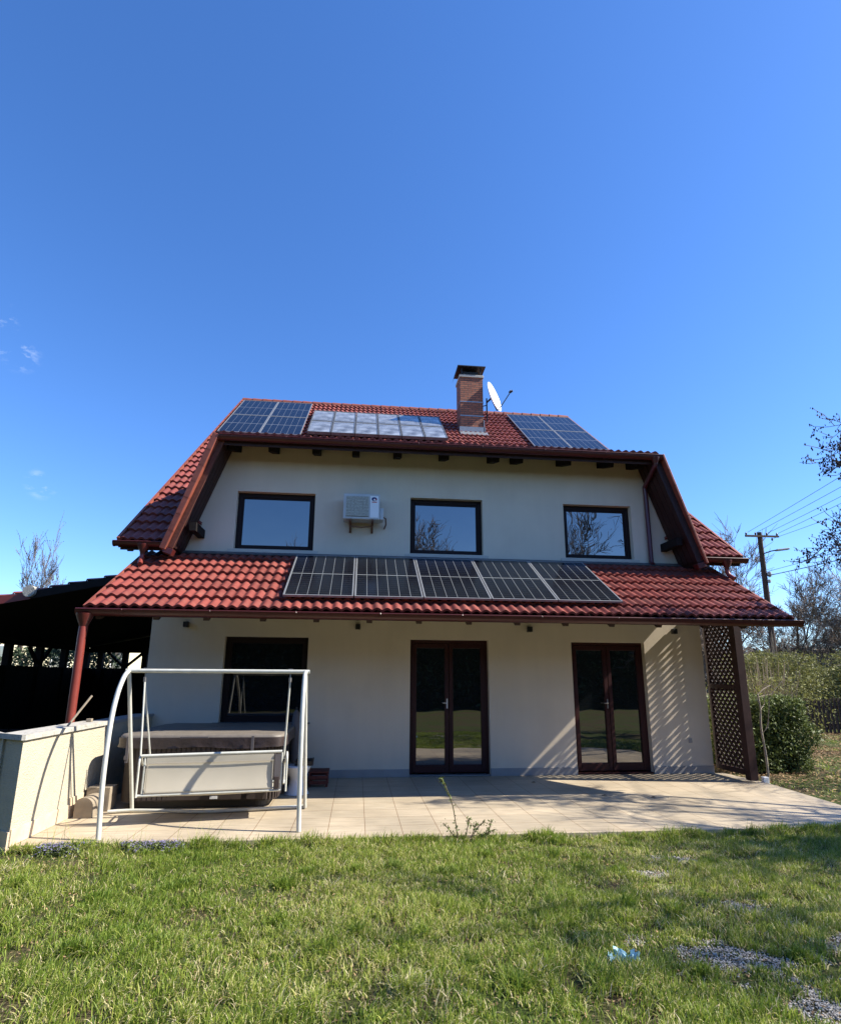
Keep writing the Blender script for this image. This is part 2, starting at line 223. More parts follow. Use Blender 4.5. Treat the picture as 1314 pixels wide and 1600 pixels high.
# ------------------------------------------------------------------ helpers
def tag(o, label=None, cat=None, group=None, kind=None):
    if label: o['label'] = label
    if cat: o['category'] = cat
    if group: o['group'] = group
    if kind: o['kind'] = kind
    return o
def thing(name, loc, label, cat, group=None, rz=0):
    o = bpy.data.objects.new(name, None); COL.objects.link(o); o.location = loc; o.rotation_euler = (0, 0, rz); o.empty_display_size = .2
    o['_b'] = 1; del o['_b']
    BASE[o.name] = Vector(loc)
    return tag(o, label, cat, group)
BASE = {}
class MB:
    def __init__(s): s.v = []; s.f = []; s.uv = []; s.tv = []
    def quad(s, a, b, c, d, uv=None, tv=.5):
        n = len(s.v); s.v += [tuple(a), tuple(b), tuple(c), tuple(d)]; s.f.append((n, n+1, n+2, n+3)); s.uv.append(uv or [(0, 0)]*4); s.tv += [tv]*4
    def poly(s, pts, tv=.5):
        n = len(s.v); s.v += [tuple(p) for p in pts]; s.f.append(tuple(range(n, n+len(pts)))); s.uv.append([(0, 0)]*len(pts)); s.tv += [tv]*len(pts)
    def box(s, x0, x1, y0, y1, z0, z1, tv=.5):
        P = [Vector((x, y, z)) for z in (z0, z1) for y in (y0, y1) for x in (x0, x1)]
        s.hexa(P, tv); return s
    def hexa(s, P, tv=.5):
        n = len(s.v); s.v += [tuple(p) for p in P]; s.tv += [tv]*8
        for q in [(0, 2, 3, 1), (4, 5, 7, 6), (0, 1, 5, 4), (2, 6, 7, 3), (0, 4, 6, 2), (1, 3, 7, 5)]: s.f.append(tuple(n+i for i in q)); s.uv.append([(0, 0)]*4)
    def obox(s, o, U, V, W, u0, u1, v0, v1, w0, w1, tv=.5):
        s.hexa([o + U*u + V*v + W*ww for ww in (w0, w1) for v in (v0, v1) for u in (u0, u1)], tv); return s
    def bar(s, a, b, wd, ht=None, up=(0, 0, 1), tv=.5):
        a = Vector(a); b = Vector(b); d = (b-a); L = d.length; d.normalize(); up = Vector(up)
        if abs(d.dot(up)) > .99: up = Vector((0, 1, 0))
        sd = d.cross(up).normalized(); u = sd.cross(d); ht = ht or wd
        s.obox(a, sd, d, u, -wd/2, wd/2, 0, L, -ht/2, ht/2, tv); return s
    def tube(s, pts, r, n=8, cap=True, tv=.5):
        pts = [Vector(p) for p in pts]; k = len(pts); rs = r if isinstance(r, (list, tuple)) else [r]*k
        base = len(s.v); pu = None
        for i, p in enumerate(pts):
            d = (pts[min(i+1, k-1)] - pts[max(i-1, 0)]).normalized()
            if pu is None: pu = Vector((0, 0, 1)) if abs(d.z) < .9 else Vector((1, 0, 0))
            a = (pu - d*pu.dot(d)).normalized(); pu = a; b = d.cross(a)
            for j in range(n):
                t = 2*math.pi*j/n; s.v.append(tuple(p + (a*math.cos(t) + b*math.sin(t))*rs[i])); s.tv.append(tv)
        for i in range(k-1):
            for j in range(n):
                s.f.append((base+i*n+j, base+i*n+(j+1) % n, base+(i+1)*n+(j+1) % n, base+(i+1)*n+j)); s.uv.append([(0, 0)]*4)
        if cap:
            s.f.append(tuple(base+j for j in range(n))[::-1]); s.uv.append([(0, 0)]*n); s.f.append(tuple(base+(k-1)*n+j for j in range(n))); s.uv.append([(0, 0)]*n)
        return s
    def lathe(s, c, prof, n=24, tv=.5):
        base = len(s.v); k = len(prof)
        for r, z in prof:
            for j in range(n): t = 2*math.pi*j/n; s.v.append((c[0]+r*math.cos(t), c[1]+r*math.sin(t), c[2]+z)); s.tv.append(tv)
        for i in range(k-1):
            for j in range(n): s.f.append((base+i*n+j, base+i*n+(j+1) % n, base+(i+1)*n+(j+1) % n, base+(i+1)*n+j)); s.uv.append([(0, 0)]*4)
        return s
    def spin(s, cx, cy, a, dy=0, dz=0):
        c, n = math.cos(a), math.sin(a); s.v = [(cx+(x-cx)*c-(y-cy)*n, cy+(x-cx)*n+(y-cy)*c+dy, z+dz) for (x, y, z) in s.v]; return s
    def prism(s, poly, fn, d0, d1, tv=.5):
        """poly: 2D points, fn(p, depth) -> 3D"""
        A = [fn(p, d0) for p in poly]; B = [fn(p, d1) for p in poly]; n = len(poly)
        s.poly(A[::-1], tv); s.poly(B, tv)
        for i in range(n): j = (i+1) % n; s.poly([A[i], A[j], B[j], B[i]], tv)
        return s
    def build(s, name, m, parent=None, origin=None, smooth=False, bevel=0, uv=False, local=False):
        me = bpy.data.meshes.new(name); root = parent
        while root is not None and root.parent is not None: root = root.parent
        off = Vector(origin) if origin is not None else (BASE.get(root.name, Vector((0, 0, 0))) if root is not None else Vector((0, 0, 0)))
        if local: off = Vector((0, 0, 0))
        V = np.array(s.v, dtype=np.float64) - np.array(off)
        me.from_pydata(V.tolist(), [], s.f)
        a = me.attributes.new('tv', 'FLOAT', 'POINT'); a.data.foreach_set('value', np.array(s.tv, dtype=np.float32))
        if uv:
            u = me.uv_layers.new(name='UVMap'); flat = [c for f in s.uv for p in f for c in p]; u.data.foreach_set('uv', flat)
        me.materials.append(m if not isinstance(m, str) else M[m])
        o = bpy.data.objects.new(name, me); COL.objects.link(o)
        if parent is not None: o.parent = parent
        elif origin is not None: o.location = origin; BASE[o.name] = Vector(origin)
        bm = bmesh.new(); bm.from_mesh(me); bmesh.ops.recalc_face_normals(bm, faces=bm.faces) if len(s.f) < 60000 and not uv else None; bm.to_mesh(me); bm.free()
        if smooth:
            for p in me.polygons: p.use_smooth = True
            if smooth != 'all':
                md = None
                try: me.set_sharp_from_angle(angle=R_(40))
                except Exception: pass
        if bevel:
            b = o.modifiers.new('bevel', 'BEVEL'); b.width = bevel; b.segments = 2; b.limit_method = 'ANGLE'
        return o
V3 = Vector
def copy_tree(o, parent=None):
    c = o.copy(); COL.objects.link(c); c.parent = parent
    for ch in list(o.children): copy_tree(ch, c)
    return c

# ------------------------------------------------------------------ roof tiles
def tiles(name, m, parent, O, U, V, W, L, keep=None, wave=.156, amp=.040, seed=1, nr=None):
    """real interlocking tiles: U across, V up the slope, O lower left corner, W width, L slope length"""
    U = U.normalized(); V = V.normalized(); N = U.cross(V).normalized()
    if N.z < 0: N = -N
    rd = random.Random(seed); nw = 2; ncol = max(1, round(W/(wave*nw))); tw = W/ncol; nrow = nr or max(1, round(L/.362)); th = L/nrow
    ns = 8*nw; mb = MB(); verts = []; faces = []; tv = []
    prof = [(.5+.5*math.cos(2*math.pi*(k/8 + .5)))**.8 * amp for k in range(ns+1)]
    for r in range(nrow):
        for c in range(ncol):
            u0 = c*tw; v0 = r*th
            if keep and not keep(O + U*(u0+tw/2) + V*(v0+th/2)): continue
            dz = rd.uniform(-.003, .003); tilt = rd.uniform(-.004, .004); dv = rd.uniform(-.006, .006); t = rd.random(); b = len(verts)
            for line, (vv, hh) in enumerate(((v0+dv, -.012), (v0+dv, .052), (v0+th+.035, .002))):
                for k in range(ns+1):
                    h = prof[k] + hh + dz + tilt*(k/ns)
                    if line == 0: h = prof[k] + .012 + dz
                    p = O + U*(u0+tw*k/ns) + V*vv + N*h; verts.append(tuple(p)); tv.append(t)
            for l in range(2):
                for k in range(ns):
                    a = b+l*(ns+1)+k; faces.append((a, a+1, a+ns+2, a+ns+1))
    mb.v = verts; mb.f = faces; mb.tv = tv; mb.uv = [[(0, 0)]*4]*len(faces)
    o = mb.build(name, m, parent)
    for p in o.data.polygons: p.use_smooth = True
    try: o.data.set_sharp_from_angle(angle=R_(50))
    except Exception: pass
    return o

# ================================================================== GROUND
g = MB()
def ground_z(x, y): return -.10
g.box(-600, 600, -400, 900, -.6, -.06)
tag(g.build('ground', 'ground'), kind='structure')
t_ = MB(); TX0, TX1, TY0 = -3.585, 7.12, -4.03
t_.v = []; pts = [(TX0, TY0), (6.0, TY0), (6.96, -3.35), (TX1+.1, -1.0), (TX1, .0), (TX0, 0.0)]
t_.prism(pts, lambda p, d: V3((p[0], p[1], d)), -.3, 0)
tag(t_.build('terrace', 'terrace'), kind='structure')

# ================================================================== HOUSE
H = thing('house', (1.55, 0, 0), 'two storey cream stucco house with red tiled roof and three upper windows', 'house')
WX0, WX1 = -3.79, 6.92; PZ = 4.06
wins_u = [(-2.445, -.93, 4.17, 5.345), (.975, 2.46, 4.17, 5.345), (4.175, 5.645, 4.17, 5.33)]
win_l = (-2.46, -.93, .96, 2.50); doors = [(1.0, 2.52, 0, 2.485), (4.19, 5.70, 0, 2.475)]
ops = wins_u + [win_l] + doors
DL = lambda z: -3.40 + (z-4.06)*.325     # slanted dormer wall edges in the facade plane
DR = lambda z: 6.76 - (z-4.06)*.355
wl = MB()
zs = sorted({0, PZ, 6.42} | {o[2] for o in ops} | {o[3] for o in ops})
xs = sorted({WX0, WX1} | {o[0] for o in ops} | {o[1] for o in ops})
for j in range(len(zs)-1):
    for i in range(len(xs)-1):
        x0, x1, z0, z1 = xs[i], xs[i+1], zs[j], zs[j+1]; cx, cz = (x0+x1)/2, (z0+z1)/2
        if any(o[0] < cx < o[1] and o[2] < cz < o[3] for o in ops): continue
        if cz < PZ: wl.quad((x0, 0, z0), (x1, 0, z0), (x1, 0, z1), (x0, 0, z1))
        else:
            a0 = max(x0, DL(z0)) if i == 0 else x0; a1 = max(x0, DL(z1)) if i == 0 else x0
            b0 = min(x1, DR(z0)) if i == len(xs)-2 else x1; b1 = min(x1, DR(z1)) if i == len(xs)-2 else x1
            wl.quad((a0, 0, z0), (b0, 0, z0), (b1, 0, z1), (a1, 0, z1))
D = .30
for (x0, x1, z0, z1) in ops:
    wl.quad((x0, 0, z0), (x0, 0, z1), (x0, D, z1), (x0, D, z0)); wl.quad((x1, 0, z0), (x1, D, z0), (x1, D, z1), (x1, 0, z1))
    wl.quad((x0, 0, z1), (x1, 0, z1), (x1, D, z1), (x0, D, z1))
    if z0 > 0: wl.quad((x0, 0, z0), (x0, D, z0), (x1, D, z0), (x1, 0, z0))
MT = R_(39.39); MO = V3((0, -.59, 4.134)); RY = 8.2     # main roof plane
mz = lambda y: 4.134 + (y+.59)*math.tan(MT)
for x in (WX0, WX1):
    wl.poly([(x, 0, 0), (x, 16.4, 0), (x, 16.4, 4.4), (x, RY, mz(RY)-.14), (x, 0, mz(0)-.14)])
wl.quad((WX0, 16.4, 0), (WX1, 16.4, 0), (WX1, 16.4, 4.4), (WX0, 16.4, 4.4))
wall = wl.build('wall', 'stucco', H)
bm = bmesh.new(); bm.from_mesh(wall.data); bmesh.ops.remove_doubles(bm, verts=bm.verts, dist=.0005); bmesh.ops.recalc_face_normals(bm, faces=bm.faces); bm.to_mesh(wall.data); bm.free()
prev = WX0
for d in doors + [None]:
    e = d[0] if d else WX1; pk = MB(); pk.box(prev, e, -.014, 0.02, 0.0, .135); prev = d[1] if d else None; pk.build('plinth_tiles', 'plinth_grey', H, bevel=.003)
# main roof slabs, tiles
Vm = V3((0, math.cos(MT), math.sin(MT))); X = V3((1, 0, 0)); RX0, RX1 = -4.31, 7.58
Lm = (RY+.59)/math.cos(MT)
dz = lambda y: 6.20 + (y+.72)*.31      # dormer roof surface
XL = lambda z: min(-3.42 + (z-4.06)*.35, -2.72); XR = lambda z: max(6.66 - (z-4.06)*.34, 5.97)
def keepm(p): return p.x < XL(p.z)-.02 or p.x > XR(p.z)+.02 or p.z > dz(p.y)+.02
roof = tiles('roof', 'tile', H, V3((RX0, -.59, 4.134)), X, Vm, RX1-RX0, Lm, keepm, seed=3)
Vb = V3((0, -math.cos(MT), math.sin(MT)))
tiles('roof_back', 'tile', H, V3((RX1, RY+Lm*math.cos(MT), 4.134)), -X, Vb, RX1-RX0, Lm, seed=4)
sb = MB(); Nm = V3((0, -math.sin(MT), math.cos(MT)))
def strip_slab(xa0, xb0, xa1, xb1, y0, y1):   # under-board of the main roof between two heights
    P = []
    for off in (-.14, -.012):
        for (xa, xb, y) in ((xa0, xb0, y0), (xa1, xb1, y1)):
            q = V3((0, y, mz(y))) + Nm*off; P += [V3((xa, q.y, q.z)), V3((xb, q.y, q.z))]
    sb.hexa(P)
ysp = 3.65
for k in range(6):
    ya = -.56 + (ysp+.56)*k/6; yb = -.56 + (ysp+.56)*(k+1)/6
    strip_slab(RX0+.02, XL(mz(ya))-.03, RX0+.02, XL(mz(yb))-.03, ya, yb); strip_slab(XR(mz(ya))+.03, RX1-.02, XR(mz(yb))+.03, RX1-.02, ya, yb)
strip_slab(RX0+.02, RX1-.02, RX0+.02, RX1-.02, ysp, RY)
for off in (0,):
    P = []
    for o2 in (-.14, -.012):
        for y in (RY, RY+Lm*math.cos(MT)):
            z = mz(2*RY-y); P += [V3((RX0+.02, y, z+o2)), V3((RX1-.02, y, z+o2))]
    sb.hexa(P)
sb.build('roof_boarding', 'wood', roof)
# verge edges + ridge caps
rd = random.Random(5)
for (x, s) in ((RX0, -1), (RX1, 1)):
    n = 31; vg = MB()
    for k in range(n):
        a = V3((x, -.59, 4.134)) + Vm*(Lm*k/n); vg.obox(a, X, Vm, Nm, -.03 if s < 0 else -.02, .02 if s < 0 else .03, -.01, Lm/n+.03, -.13, .075+.0, rd.random())
    vg.build('verge_tiles', 'verge', roof)
rc = MB(); n = 34
for k in range(n):
    xa = RX0 + (RX1-RX0)*k/n; xb = xa + (RX1-RX0)/n + .03
    base = len(rc.v)
    for xx, rr in ((xa, .125), (xb, .105)):
        for j in range(9):
            t = math.pi*(-.08 + 1.16*j/8); rc.v.append((xx, RY + rr*math.cos(t), mz(RY) - .03 + rr*.9*math.sin(t) + .03)); rc.tv.append(rd.random())
    for j in range(8): rc.f.append((base+j, base+j+1, base+9+j+1, base+9+j)); rc.uv.append([(0, 0)]*4)
rc.build('ridge_tiles', 'verge', roof, smooth=True)

def gutter(name, a, b, r=.075, parent=None, m='gutter', lean=0, ends=True, joints=()):
    """half-round gutter with a rolled front lip, end caps and clips, running along X"""
    mb = MB(); a = V3(a); b = V3(b); n = 10; base = len(mb.v)
    for rr in (r, r-.006):
        for p in (a, b):
            for j in range(n+1):
                t = math.pi*(1 + j/n); mb.v.append((p.x, p.y + rr*math.cos(t), p.z + rr*math.sin(t)*1.15)); mb.tv.append(.5)
    for l in (0, 2):
        for j in range(n):
            q = base+l*(n+1)+j; mb.f.append((q, q+1, q+n+2, q+n+1)); mb.uv.append([(0, 0)]*4)
    mb.tube([a+V3((0, -r, .004)), b+V3((0, -r, .004))], .013, 8); mb.tube([a+V3((0, r, .004)), b+V3((0, r, .004))], .008, 6)
    if ends:
        for p, s in ((a, 1), (b, -1)):
            pts = [(math.pi*(1+j/10)) for j in range(11)]; mb.prism([((r+.006)*math.cos(t), (r+.006)*1.15*math.sin(t)) for t in pts], lambda q, d, p=p: V3((p.x+d, p.y+q[0], p.z+q[1])), -.008*s, .01*s)
    o = mb.build(name, m, parent, smooth=True)
    for x in joints:
        jm = MB(); base = len(jm.v)
        for xx in (x-.022, x+.022):
            for j in range(n+1):
                t = math.pi*(1+j/n); jm.v.append((xx, a.y + (r+.006)*math.cos(t), a.z + (b.z-a.z)*(x-a.x)/(b.x-a.x) + (r+.006)*math.sin(t)*1.15)); jm.tv.append(.5)
        for j in range(n): jm.f.append((base+j, base+j+1, base+n+2+j, base+n+1+j)); jm.uv.append([(0, 0)]*4)
        jm.tube([(x, a.y-r, a.z+.01), (x, a.y-r-.012, a.z-.01)], .012, 6)
        jm.build('gutter_joint', 'gutter', o, smooth=True)
    return o

# --- porch roof
PT = R_(31); Vp = V3((0, math.cos(PT), math.sin(PT))); Np = V3((0, -math.sin(PT), math.cos(PT))); PX0, PX1 = -4.02, 7.24; PY = -2.17
pz = lambda y: 4.05 + y*math.tan(PT); PO = V3((PX0, PY, pz(PY)))
Lp = -PY/math.cos(PT)
pr_ = tiles('porch_roof', 'tile', H, PO, X, Vp, PX1-PX0, Lp, wave=.156, seed=8, nr=7)
ps = MB(); ps.obox(V3((0, PY, pz(PY))), X, Vp, Np, PX0+.03, PX1-.03, .03, Lp, -.05, -.012); ps.build('roof_boarding', 'wood', pr_)
rf = MB()
rxs = [-3.9, -3.07, -2.33, -1.48, -.66, .17, .96, 1.77, 2.57, 3.38, 4.17, 4.99, 5.8, 6.5]
for x in rxs:
    r1 = MB(); a = V3((x, PY+.10, pz(PY+.10))); r1.obox(a, X, Vp, Np, -.045, .045, 0, Lp-.14, -.235, -.051); r1.build('rafter', 'wood', pr_)
pw = MB(); pw.box(PX0+.1, PX1-.1, PY+.03, PY+.055, pz(PY)-.115, pz(PY)-.01); pw.build('fascia_board', 'wood', pr_)
bmk = MB(); bmk.box(PX0+.25, PX1-.15, -1.06, -.93, pz(-1)-.33, pz(-1)-.20); bmk.build('purlin', 'wood', pr_)
gutter('gutter', (PX0-.07, PY-.055, pz(PY)-.03), (PX1+.09, PY-.055, pz(PY)-.03), .078, pr_, joints=(-3.45, -2.2, -.94, .33, 1.6, 2.87, 4.13, 5.4, 6.6))
fl = MB(); fl.obox(V3((0, 0, PZ)), X, Vp, Np, DL(4.06)-.05, DR(4.06)+.1, -.13, -.01, .04, .062); fl.box(DL(4.06)+.02, DR(4.06)-.02, -.012, .0, 4.05, 4.10)
fl.build('wall_flashing', 'flash', pr_)
# verge of porch roof: side tiles
for (x, s) in ((PX0, -1), (PX1, 1)):
    pv = MB()
    for k in range(7):
        a = V3((x, PY, pz(PY))) + Vp*(Lp*k/7); pv.obox(a, X, Vp, Np, -.022, .012, -.01, Lp/7+.03, -.055, .05, rd.random())
    pv.build('verge_tiles', 'verge', pr_)
# left downpipe with hopper
dp = MB(); dp.lathe((-3.98, PY-.06, 0), [(.045, 2.38), (.05, 2.46), (.115, 2.62), (.12, 2.66)], 16)
dp.build('hopper', 'gutter', pr_, smooth=True)
d2 = MB(); d2.tube([(-3.98, PY-.06, 2.47), (-3.985, PY-.06, 2.3), (-3.99, PY-.05, 1.6), (-4.0, PY-.03, 1.25), (-4.02, PY, .95), (-4.02, PY, -.1)], .058, 16); d2.build('downpipe', 'pipe', pr_, smooth=True)
# side gutters of main roof and short downpipes
for (xa, xb, xh) in ((-4.36, -3.45, -3.86), (6.66, 7.64, 7.22)):
    gu = gutter('gutter', (xa, -.66, 4.10), (xb, -.66, 4.10), .07, roof)
    hp = MB(); hp.lathe((xh, -.66, 0), [(.04, 3.86), (.045, 3.92), (.10, 4.03), (.105, 4.07)], 14); hp.build('hopper', 'gutter', gu, smooth=True)
    sp = MB(); sp.tube([(xh, -.66, 3.9), (xh, -.66, 3.82), (xh+.0, -.70, 3.76), (xh+.03, -.80, 3.68)], .042, 12); sp.build('spout', 'pipe', gu, smooth=True)
for x in (-4.2, -3.6, 6.75, 7.45):
    ek = MB(); ek.obox(V3((x, -.50, mz(-.50))), X, Vm, Nm, -.05, .05, 0, 1.2, -.27, -.141); ek.build('rafter', 'wood', roof)
for (a, b) in ((-4.28, -3.42), (6.68, 7.56)):
    fb = MB(); fb.box(a, b, -.575, -.55, 3.98, 4.12); fb.build('eave_board', 'wood', roof)

# --- dormer roof (flat pitch, hidden from below, ends in slanting barge boards)
DY = -.72; DA = math.atan(.31); Vd = V3((0, math.cos(DA), math.sin(DA))); Nd = V3((0, -math.sin(DA), math.cos(DA)))
DX0, DX1 = -2.70, 5.97; Ld = 4.75/math.cos(DA)
def keepd(p): return p.z > mz(p.y) - .1
dr = tiles('dormer_roof', 'tile', H, V3((DX0, DY, 6.20)), X, Vd, DX1-DX0, Ld, keepd, seed=12)
ds = MB(); ds.obox(V3((0, DY, 6.20)), X, Vd, Nd, DX0+.02, DX1-.02, .03, Ld, -.05, -.012); ds.build('roof_boarding', 'wood', dr)
for x in [-2.5, -1.75, -.92, -.15, .68, 1.62, 2.64, 3.13, 4.13, 5.03, 5.68]:
    r1 = MB(); r1.obox(V3((x, -.58, 6.2+.14*.31)), X, Vd, Nd, -.07, .07, 0, .66, -.26, -.051); r1.build('rafter', 'wood_black', dr)
df = MB(); df.box(DX0+.05, DX1-.05, DY+.03, DY+.055, 6.02, 6.17); df.build('fascia_board', 'wood', dr)
gutter('gutter', (DX0+.02, DY-.055, 6.165), (DX1+.02, DY-.055, 6.165), .078, dr, joints=(-1.45, -.2, 1.05, 2.3, 3.55, 4.8))
# slanting sides: tiled steep cheeks, barge board box, verge tiles
for side in (-1, 1):
    zb, zt = 3.98, 6.30
    if side < 0: ex = lambda z: -3.46 + (z-4.06)*.350
    else: ex = lambda z: 6.70 - (z-4.06)*.342
    lo = V3((ex(zb), DY, zb)); hi = V3((ex(zt), DY, zt)); d = (hi-lo).normalized(); inn = V3((-side*d.z, 0, side*d.x)) if side < 0 else V3((-d.z, 0, d.x))
    if inn.x*side > 0: inn = -inn
    Ls = (hi-lo).length; Lv = Ls-.16; Yv = V3((0, 1, 0))
    fr = MB(); fr.obox(lo, inn, d, Yv, .045 if side < 0 else .003, .14, .06, Ls, .0, .028); bb = fr.build('barge_board', 'wood_lit' if side < 0 else 'wood', dr, bevel=.004)  # left board takes the sunlit wood copy, right board the dark one as shaded
    # grooved soffit boards behind it
    sf = MB()
    for k in range(4): sf.obox(lo, inn, d, Yv, +.085+.012*(k % 2), .115, .10, Ls-.02, .03+.165*k, .03+.165*k+.150)
    sf.build('soffit_boards', 'wood', dr)
    sl2 = MB(); sl2.obox(lo, inn, d, Yv, -.03, .08, .02, Ls, .03, 4.4); sl2.build('cheek_boarding', 'wood', dr)
    n = 7; vt = MB()
    for k in range(n): vt.obox(lo - Yv*(.02) + Yv*(.0), inn, (d + Yv*-.035).normalized(), Yv, -.07 if side < 0 else -.05, .042 if side < 0 else .0, Lv*k/n-.01, Lv*(k+1)/n+.035, -.035, .16, rd.random())
    vt.build('verge_tiles', 'verge', dr, bevel=.012)
    fbx = MB(); fbx.obox(lo, inn, d, Yv, .0, .17, -.06, .05, -.02, .14); fbx.build('barge_end', 'gutter', dr, bevel=.01)
    stub = MB(); cxx = ex(4.36) + (-side)*.30 ; stub.box(cxx-.06, cxx+.06, -.62, 0, 4.36, 4.52); stub.build('purlin_end', 'wood_black', dr)
# wine coloured pipe at right of dormer wall
up = MB(); up.tube([(5.86, DY-.05, 6.10), (5.86, DY-.03, 5.98), (5.90, -.45, 5.86), (5.95, -.10, 5.74), (5.965, -.085, 5.6), (5.965, -.085, 4.12), (5.965, -.14, 4.06)], .046, 14); upo = up.build('downpipe', 'pipe_dark', dr, smooth=True)
uh = MB(); uh.lathe((5.86, DY-.055, 0), [(.045, 5.98), (.05, 6.02), (.09, 6.10), (.095, 6.13)], 14); uh.build('hopper', 'gutter', dr, smooth=True)
# chimney
CX0, CX1, CY0, CY1 = 3.11, 3.87, 5.95, 6.65
ch = MB()
def bf(a, b, z0, z1, L, u0):
    ch.quad((a[0], a[1], z0), (b[0], b[1], z0), (b[0], b[1], z1), (a[0], a[1], z1), uv=[(u0, z0), (u0+L, z0), (u0+L, z1), (u0, z1)])
bf((CX0, CY0), (CX1, CY0), 9.2, 11.52, .76, 0); bf((CX1, CY0), (CX1, CY1), 9.2, 11.52, .7, .76); bf((CX1, CY1), (CX0, CY1), 9.2, 11.52, .76, 0); bf((CX0, CY1), (CX0, CY0), 9.2, 11.52, .7, .3)
chim = ch.build('chimney', 'brick', H, uv=True)
cc = MB(); cc.box(CX0-.03, CX1+.03, CY0-.03, CY1+.03, 11.52, 11.61); cc.build('chimney_slab', 'brickcap', chim, bevel=.01)
cc = MB()
for x in (CX0+.04, CX1-.08):
    for y in (CY0+.02, CY1-.06): cc.box(x, x+.04, y, y+.04, 11.61, 11.88)
cc.box(CX0+.12, CX1-.12, CY0+.12, CY1-.12, 11.61, 11.80)
cc.build('cowl_posts', 'black', chim)
cc = MB(); cc.box(CX0-.09, CX1+.09, CY0-.09, CY1+.09, 11.88, 11.91); cc.poly([(CX0-.09, CY0-.09, 11.88), (CX0-.09, CY1+.09, 11.88), (CX0-.13, CY1+.09, 11.70), (CX0-.13, CY0-.09, 11.70)]); cc.build('cowl', 'black', chim)
for z in (10.62, 10.12):
    cc = MB(); cc.box(CX0-.012, CX1+.012, CY0-.012, CY1+.012, z, z+.035); cc.build('chimney_band', 'steel', chim)
cc = MB(); cc.box(CX0-.04, CX1+.06, CY0-.03, CY0-.004, 9.36, 9.74); cc.obox(V3((CX0-.04, CY0-.26, mz(CY0-.26))), X, Vm, Nm, 0, CX1-CX0+.14, 0, .36, .05, .072); cc.box(CX1+.004, CX1+.03, CY0-.03, CY1, 9.5, 10.0); cc.build('chimney_flashing', 'alu', chim)

# windows and doors
def window(o, fm='frame', gm='glass', rec=.12, fw=.085, parent=H):
    x0, x1, z0, z1 = o; f = MB(); a = rec; b = rec+.07
    f.box(x0, x0+fw, a, b, z0, z1); f.box(x1-fw, x1, a, b, z0, z1); f.box(x0+fw, x1-fw, a, b, z1-fw, z1); f.box(x0+fw, x1-fw, a, b, z0, z0+fw)
    wd = f.build('window', fm, parent, bevel=.006)
    s = MB(); q = fw-.012; w_ = .03
    s.box(x0+fw, x0+fw+w_, a+.015, b-.01, z0+fw, z1-fw); s.box(x1-fw-w_, x1-fw, a+.015, b-.01, z0+fw, z1-fw); s.box(x0+fw+w_, x1-fw-w_, a+.015, b-.01, z1-fw-w_, z1-fw); s.box(x0+fw+w_, x1-fw-w_, a+.015, b-.01, z0+fw, z0+fw+w_)
    s.build('sash', fm, wd)
    p = MB(); p.quad((x0+fw, a+.035, z0+fw), (x1-fw, a+.035, z0+fw), (x1-fw, a+.035, z1-fw), (x0+fw, a+.035, z1-fw)); p.build('pane', gm, wd)
    return wd
for o in wins_u:
    wd = window(o)
    s = MB(); s.box(o[0]-.10, o[1]+.10, -.03, -.002, o[2]-.075, o[2]-.002); s.box(o[0]+.002, o[1]-.002, -.002, .118, o[2]+.0015, o[2]+.012); s.build('sill', 'sill', wd, bevel=.004)
wd = window(win_l, gm='glass_dark')
s = MB(); s.box(-2.56, -.83, -.04, .118, .935, .961); s.build('sill', 'flash', wd)
for k, o in enumerate(doors):
    x0, x1, z0, z1 = o; a, b = .12, .20; f = MB(); fw = .06; xm = (x0+x1)/2
    f.box(x0, x0+fw, a, b, z0+.02, z1); f.box(x1-fw, x1, a, b, z0+.02, z1); f.box(x0+fw, x1-fw, a, b, z1-.06, z1)
    door = f.build('door', 'doorframe', H, bevel=.004)
    for (l, r) in ((x0+fw, xm-.005), (xm+.005, x1-fw)):
        lf = MB(); st = .075; a2, b2 = a-.012, a+.05
        lf.box(l, l+st, a2, b2, .05, z1-.065); lf.box(r-st, r, a2, b2, .05, z1-.065); lf.box(l+st, r-st, a2, b2, z1-.065-.09, z1-.065); lf.box(l+st, r-st, a2, b2, .05, .19)
        lo_ = lf.build('door_leaf', 'doorframe', door, bevel=.006)
        p = MB(); p.quad((l+st, a+.03, .19), (r-st, a+.03, .19), (r-st, a+.03, z1-.155), (l+st, a+.03, z1-.155)); p.build('pane', 'glass_door', door)
    hd = MB(); hd.box(xm-.05, xm-.028, a-.022, a-.013, 1.20, 1.38); hd.tube([(xm-.039, a-.015, 1.30), (xm-.039, a-.05, 1.30), (xm-.12, a-.052, 1.30)], .009, 8); hd.build('handle', 'white' if k == 0 else 'steel', door, smooth=True)
    th = MB(); th.box(x0+.005, x1-.005, .005, .19, .004, .03 if k else .022); th.build('threshold', 'alu' if k == 0 else 'doorframe', door)
# socket
so_ = MB(); so_.box(6.45, 6.52, -.02, -.001, .56, .64); so_.build('outdoor_socket', 'plinth_grey', H, bevel=.006)
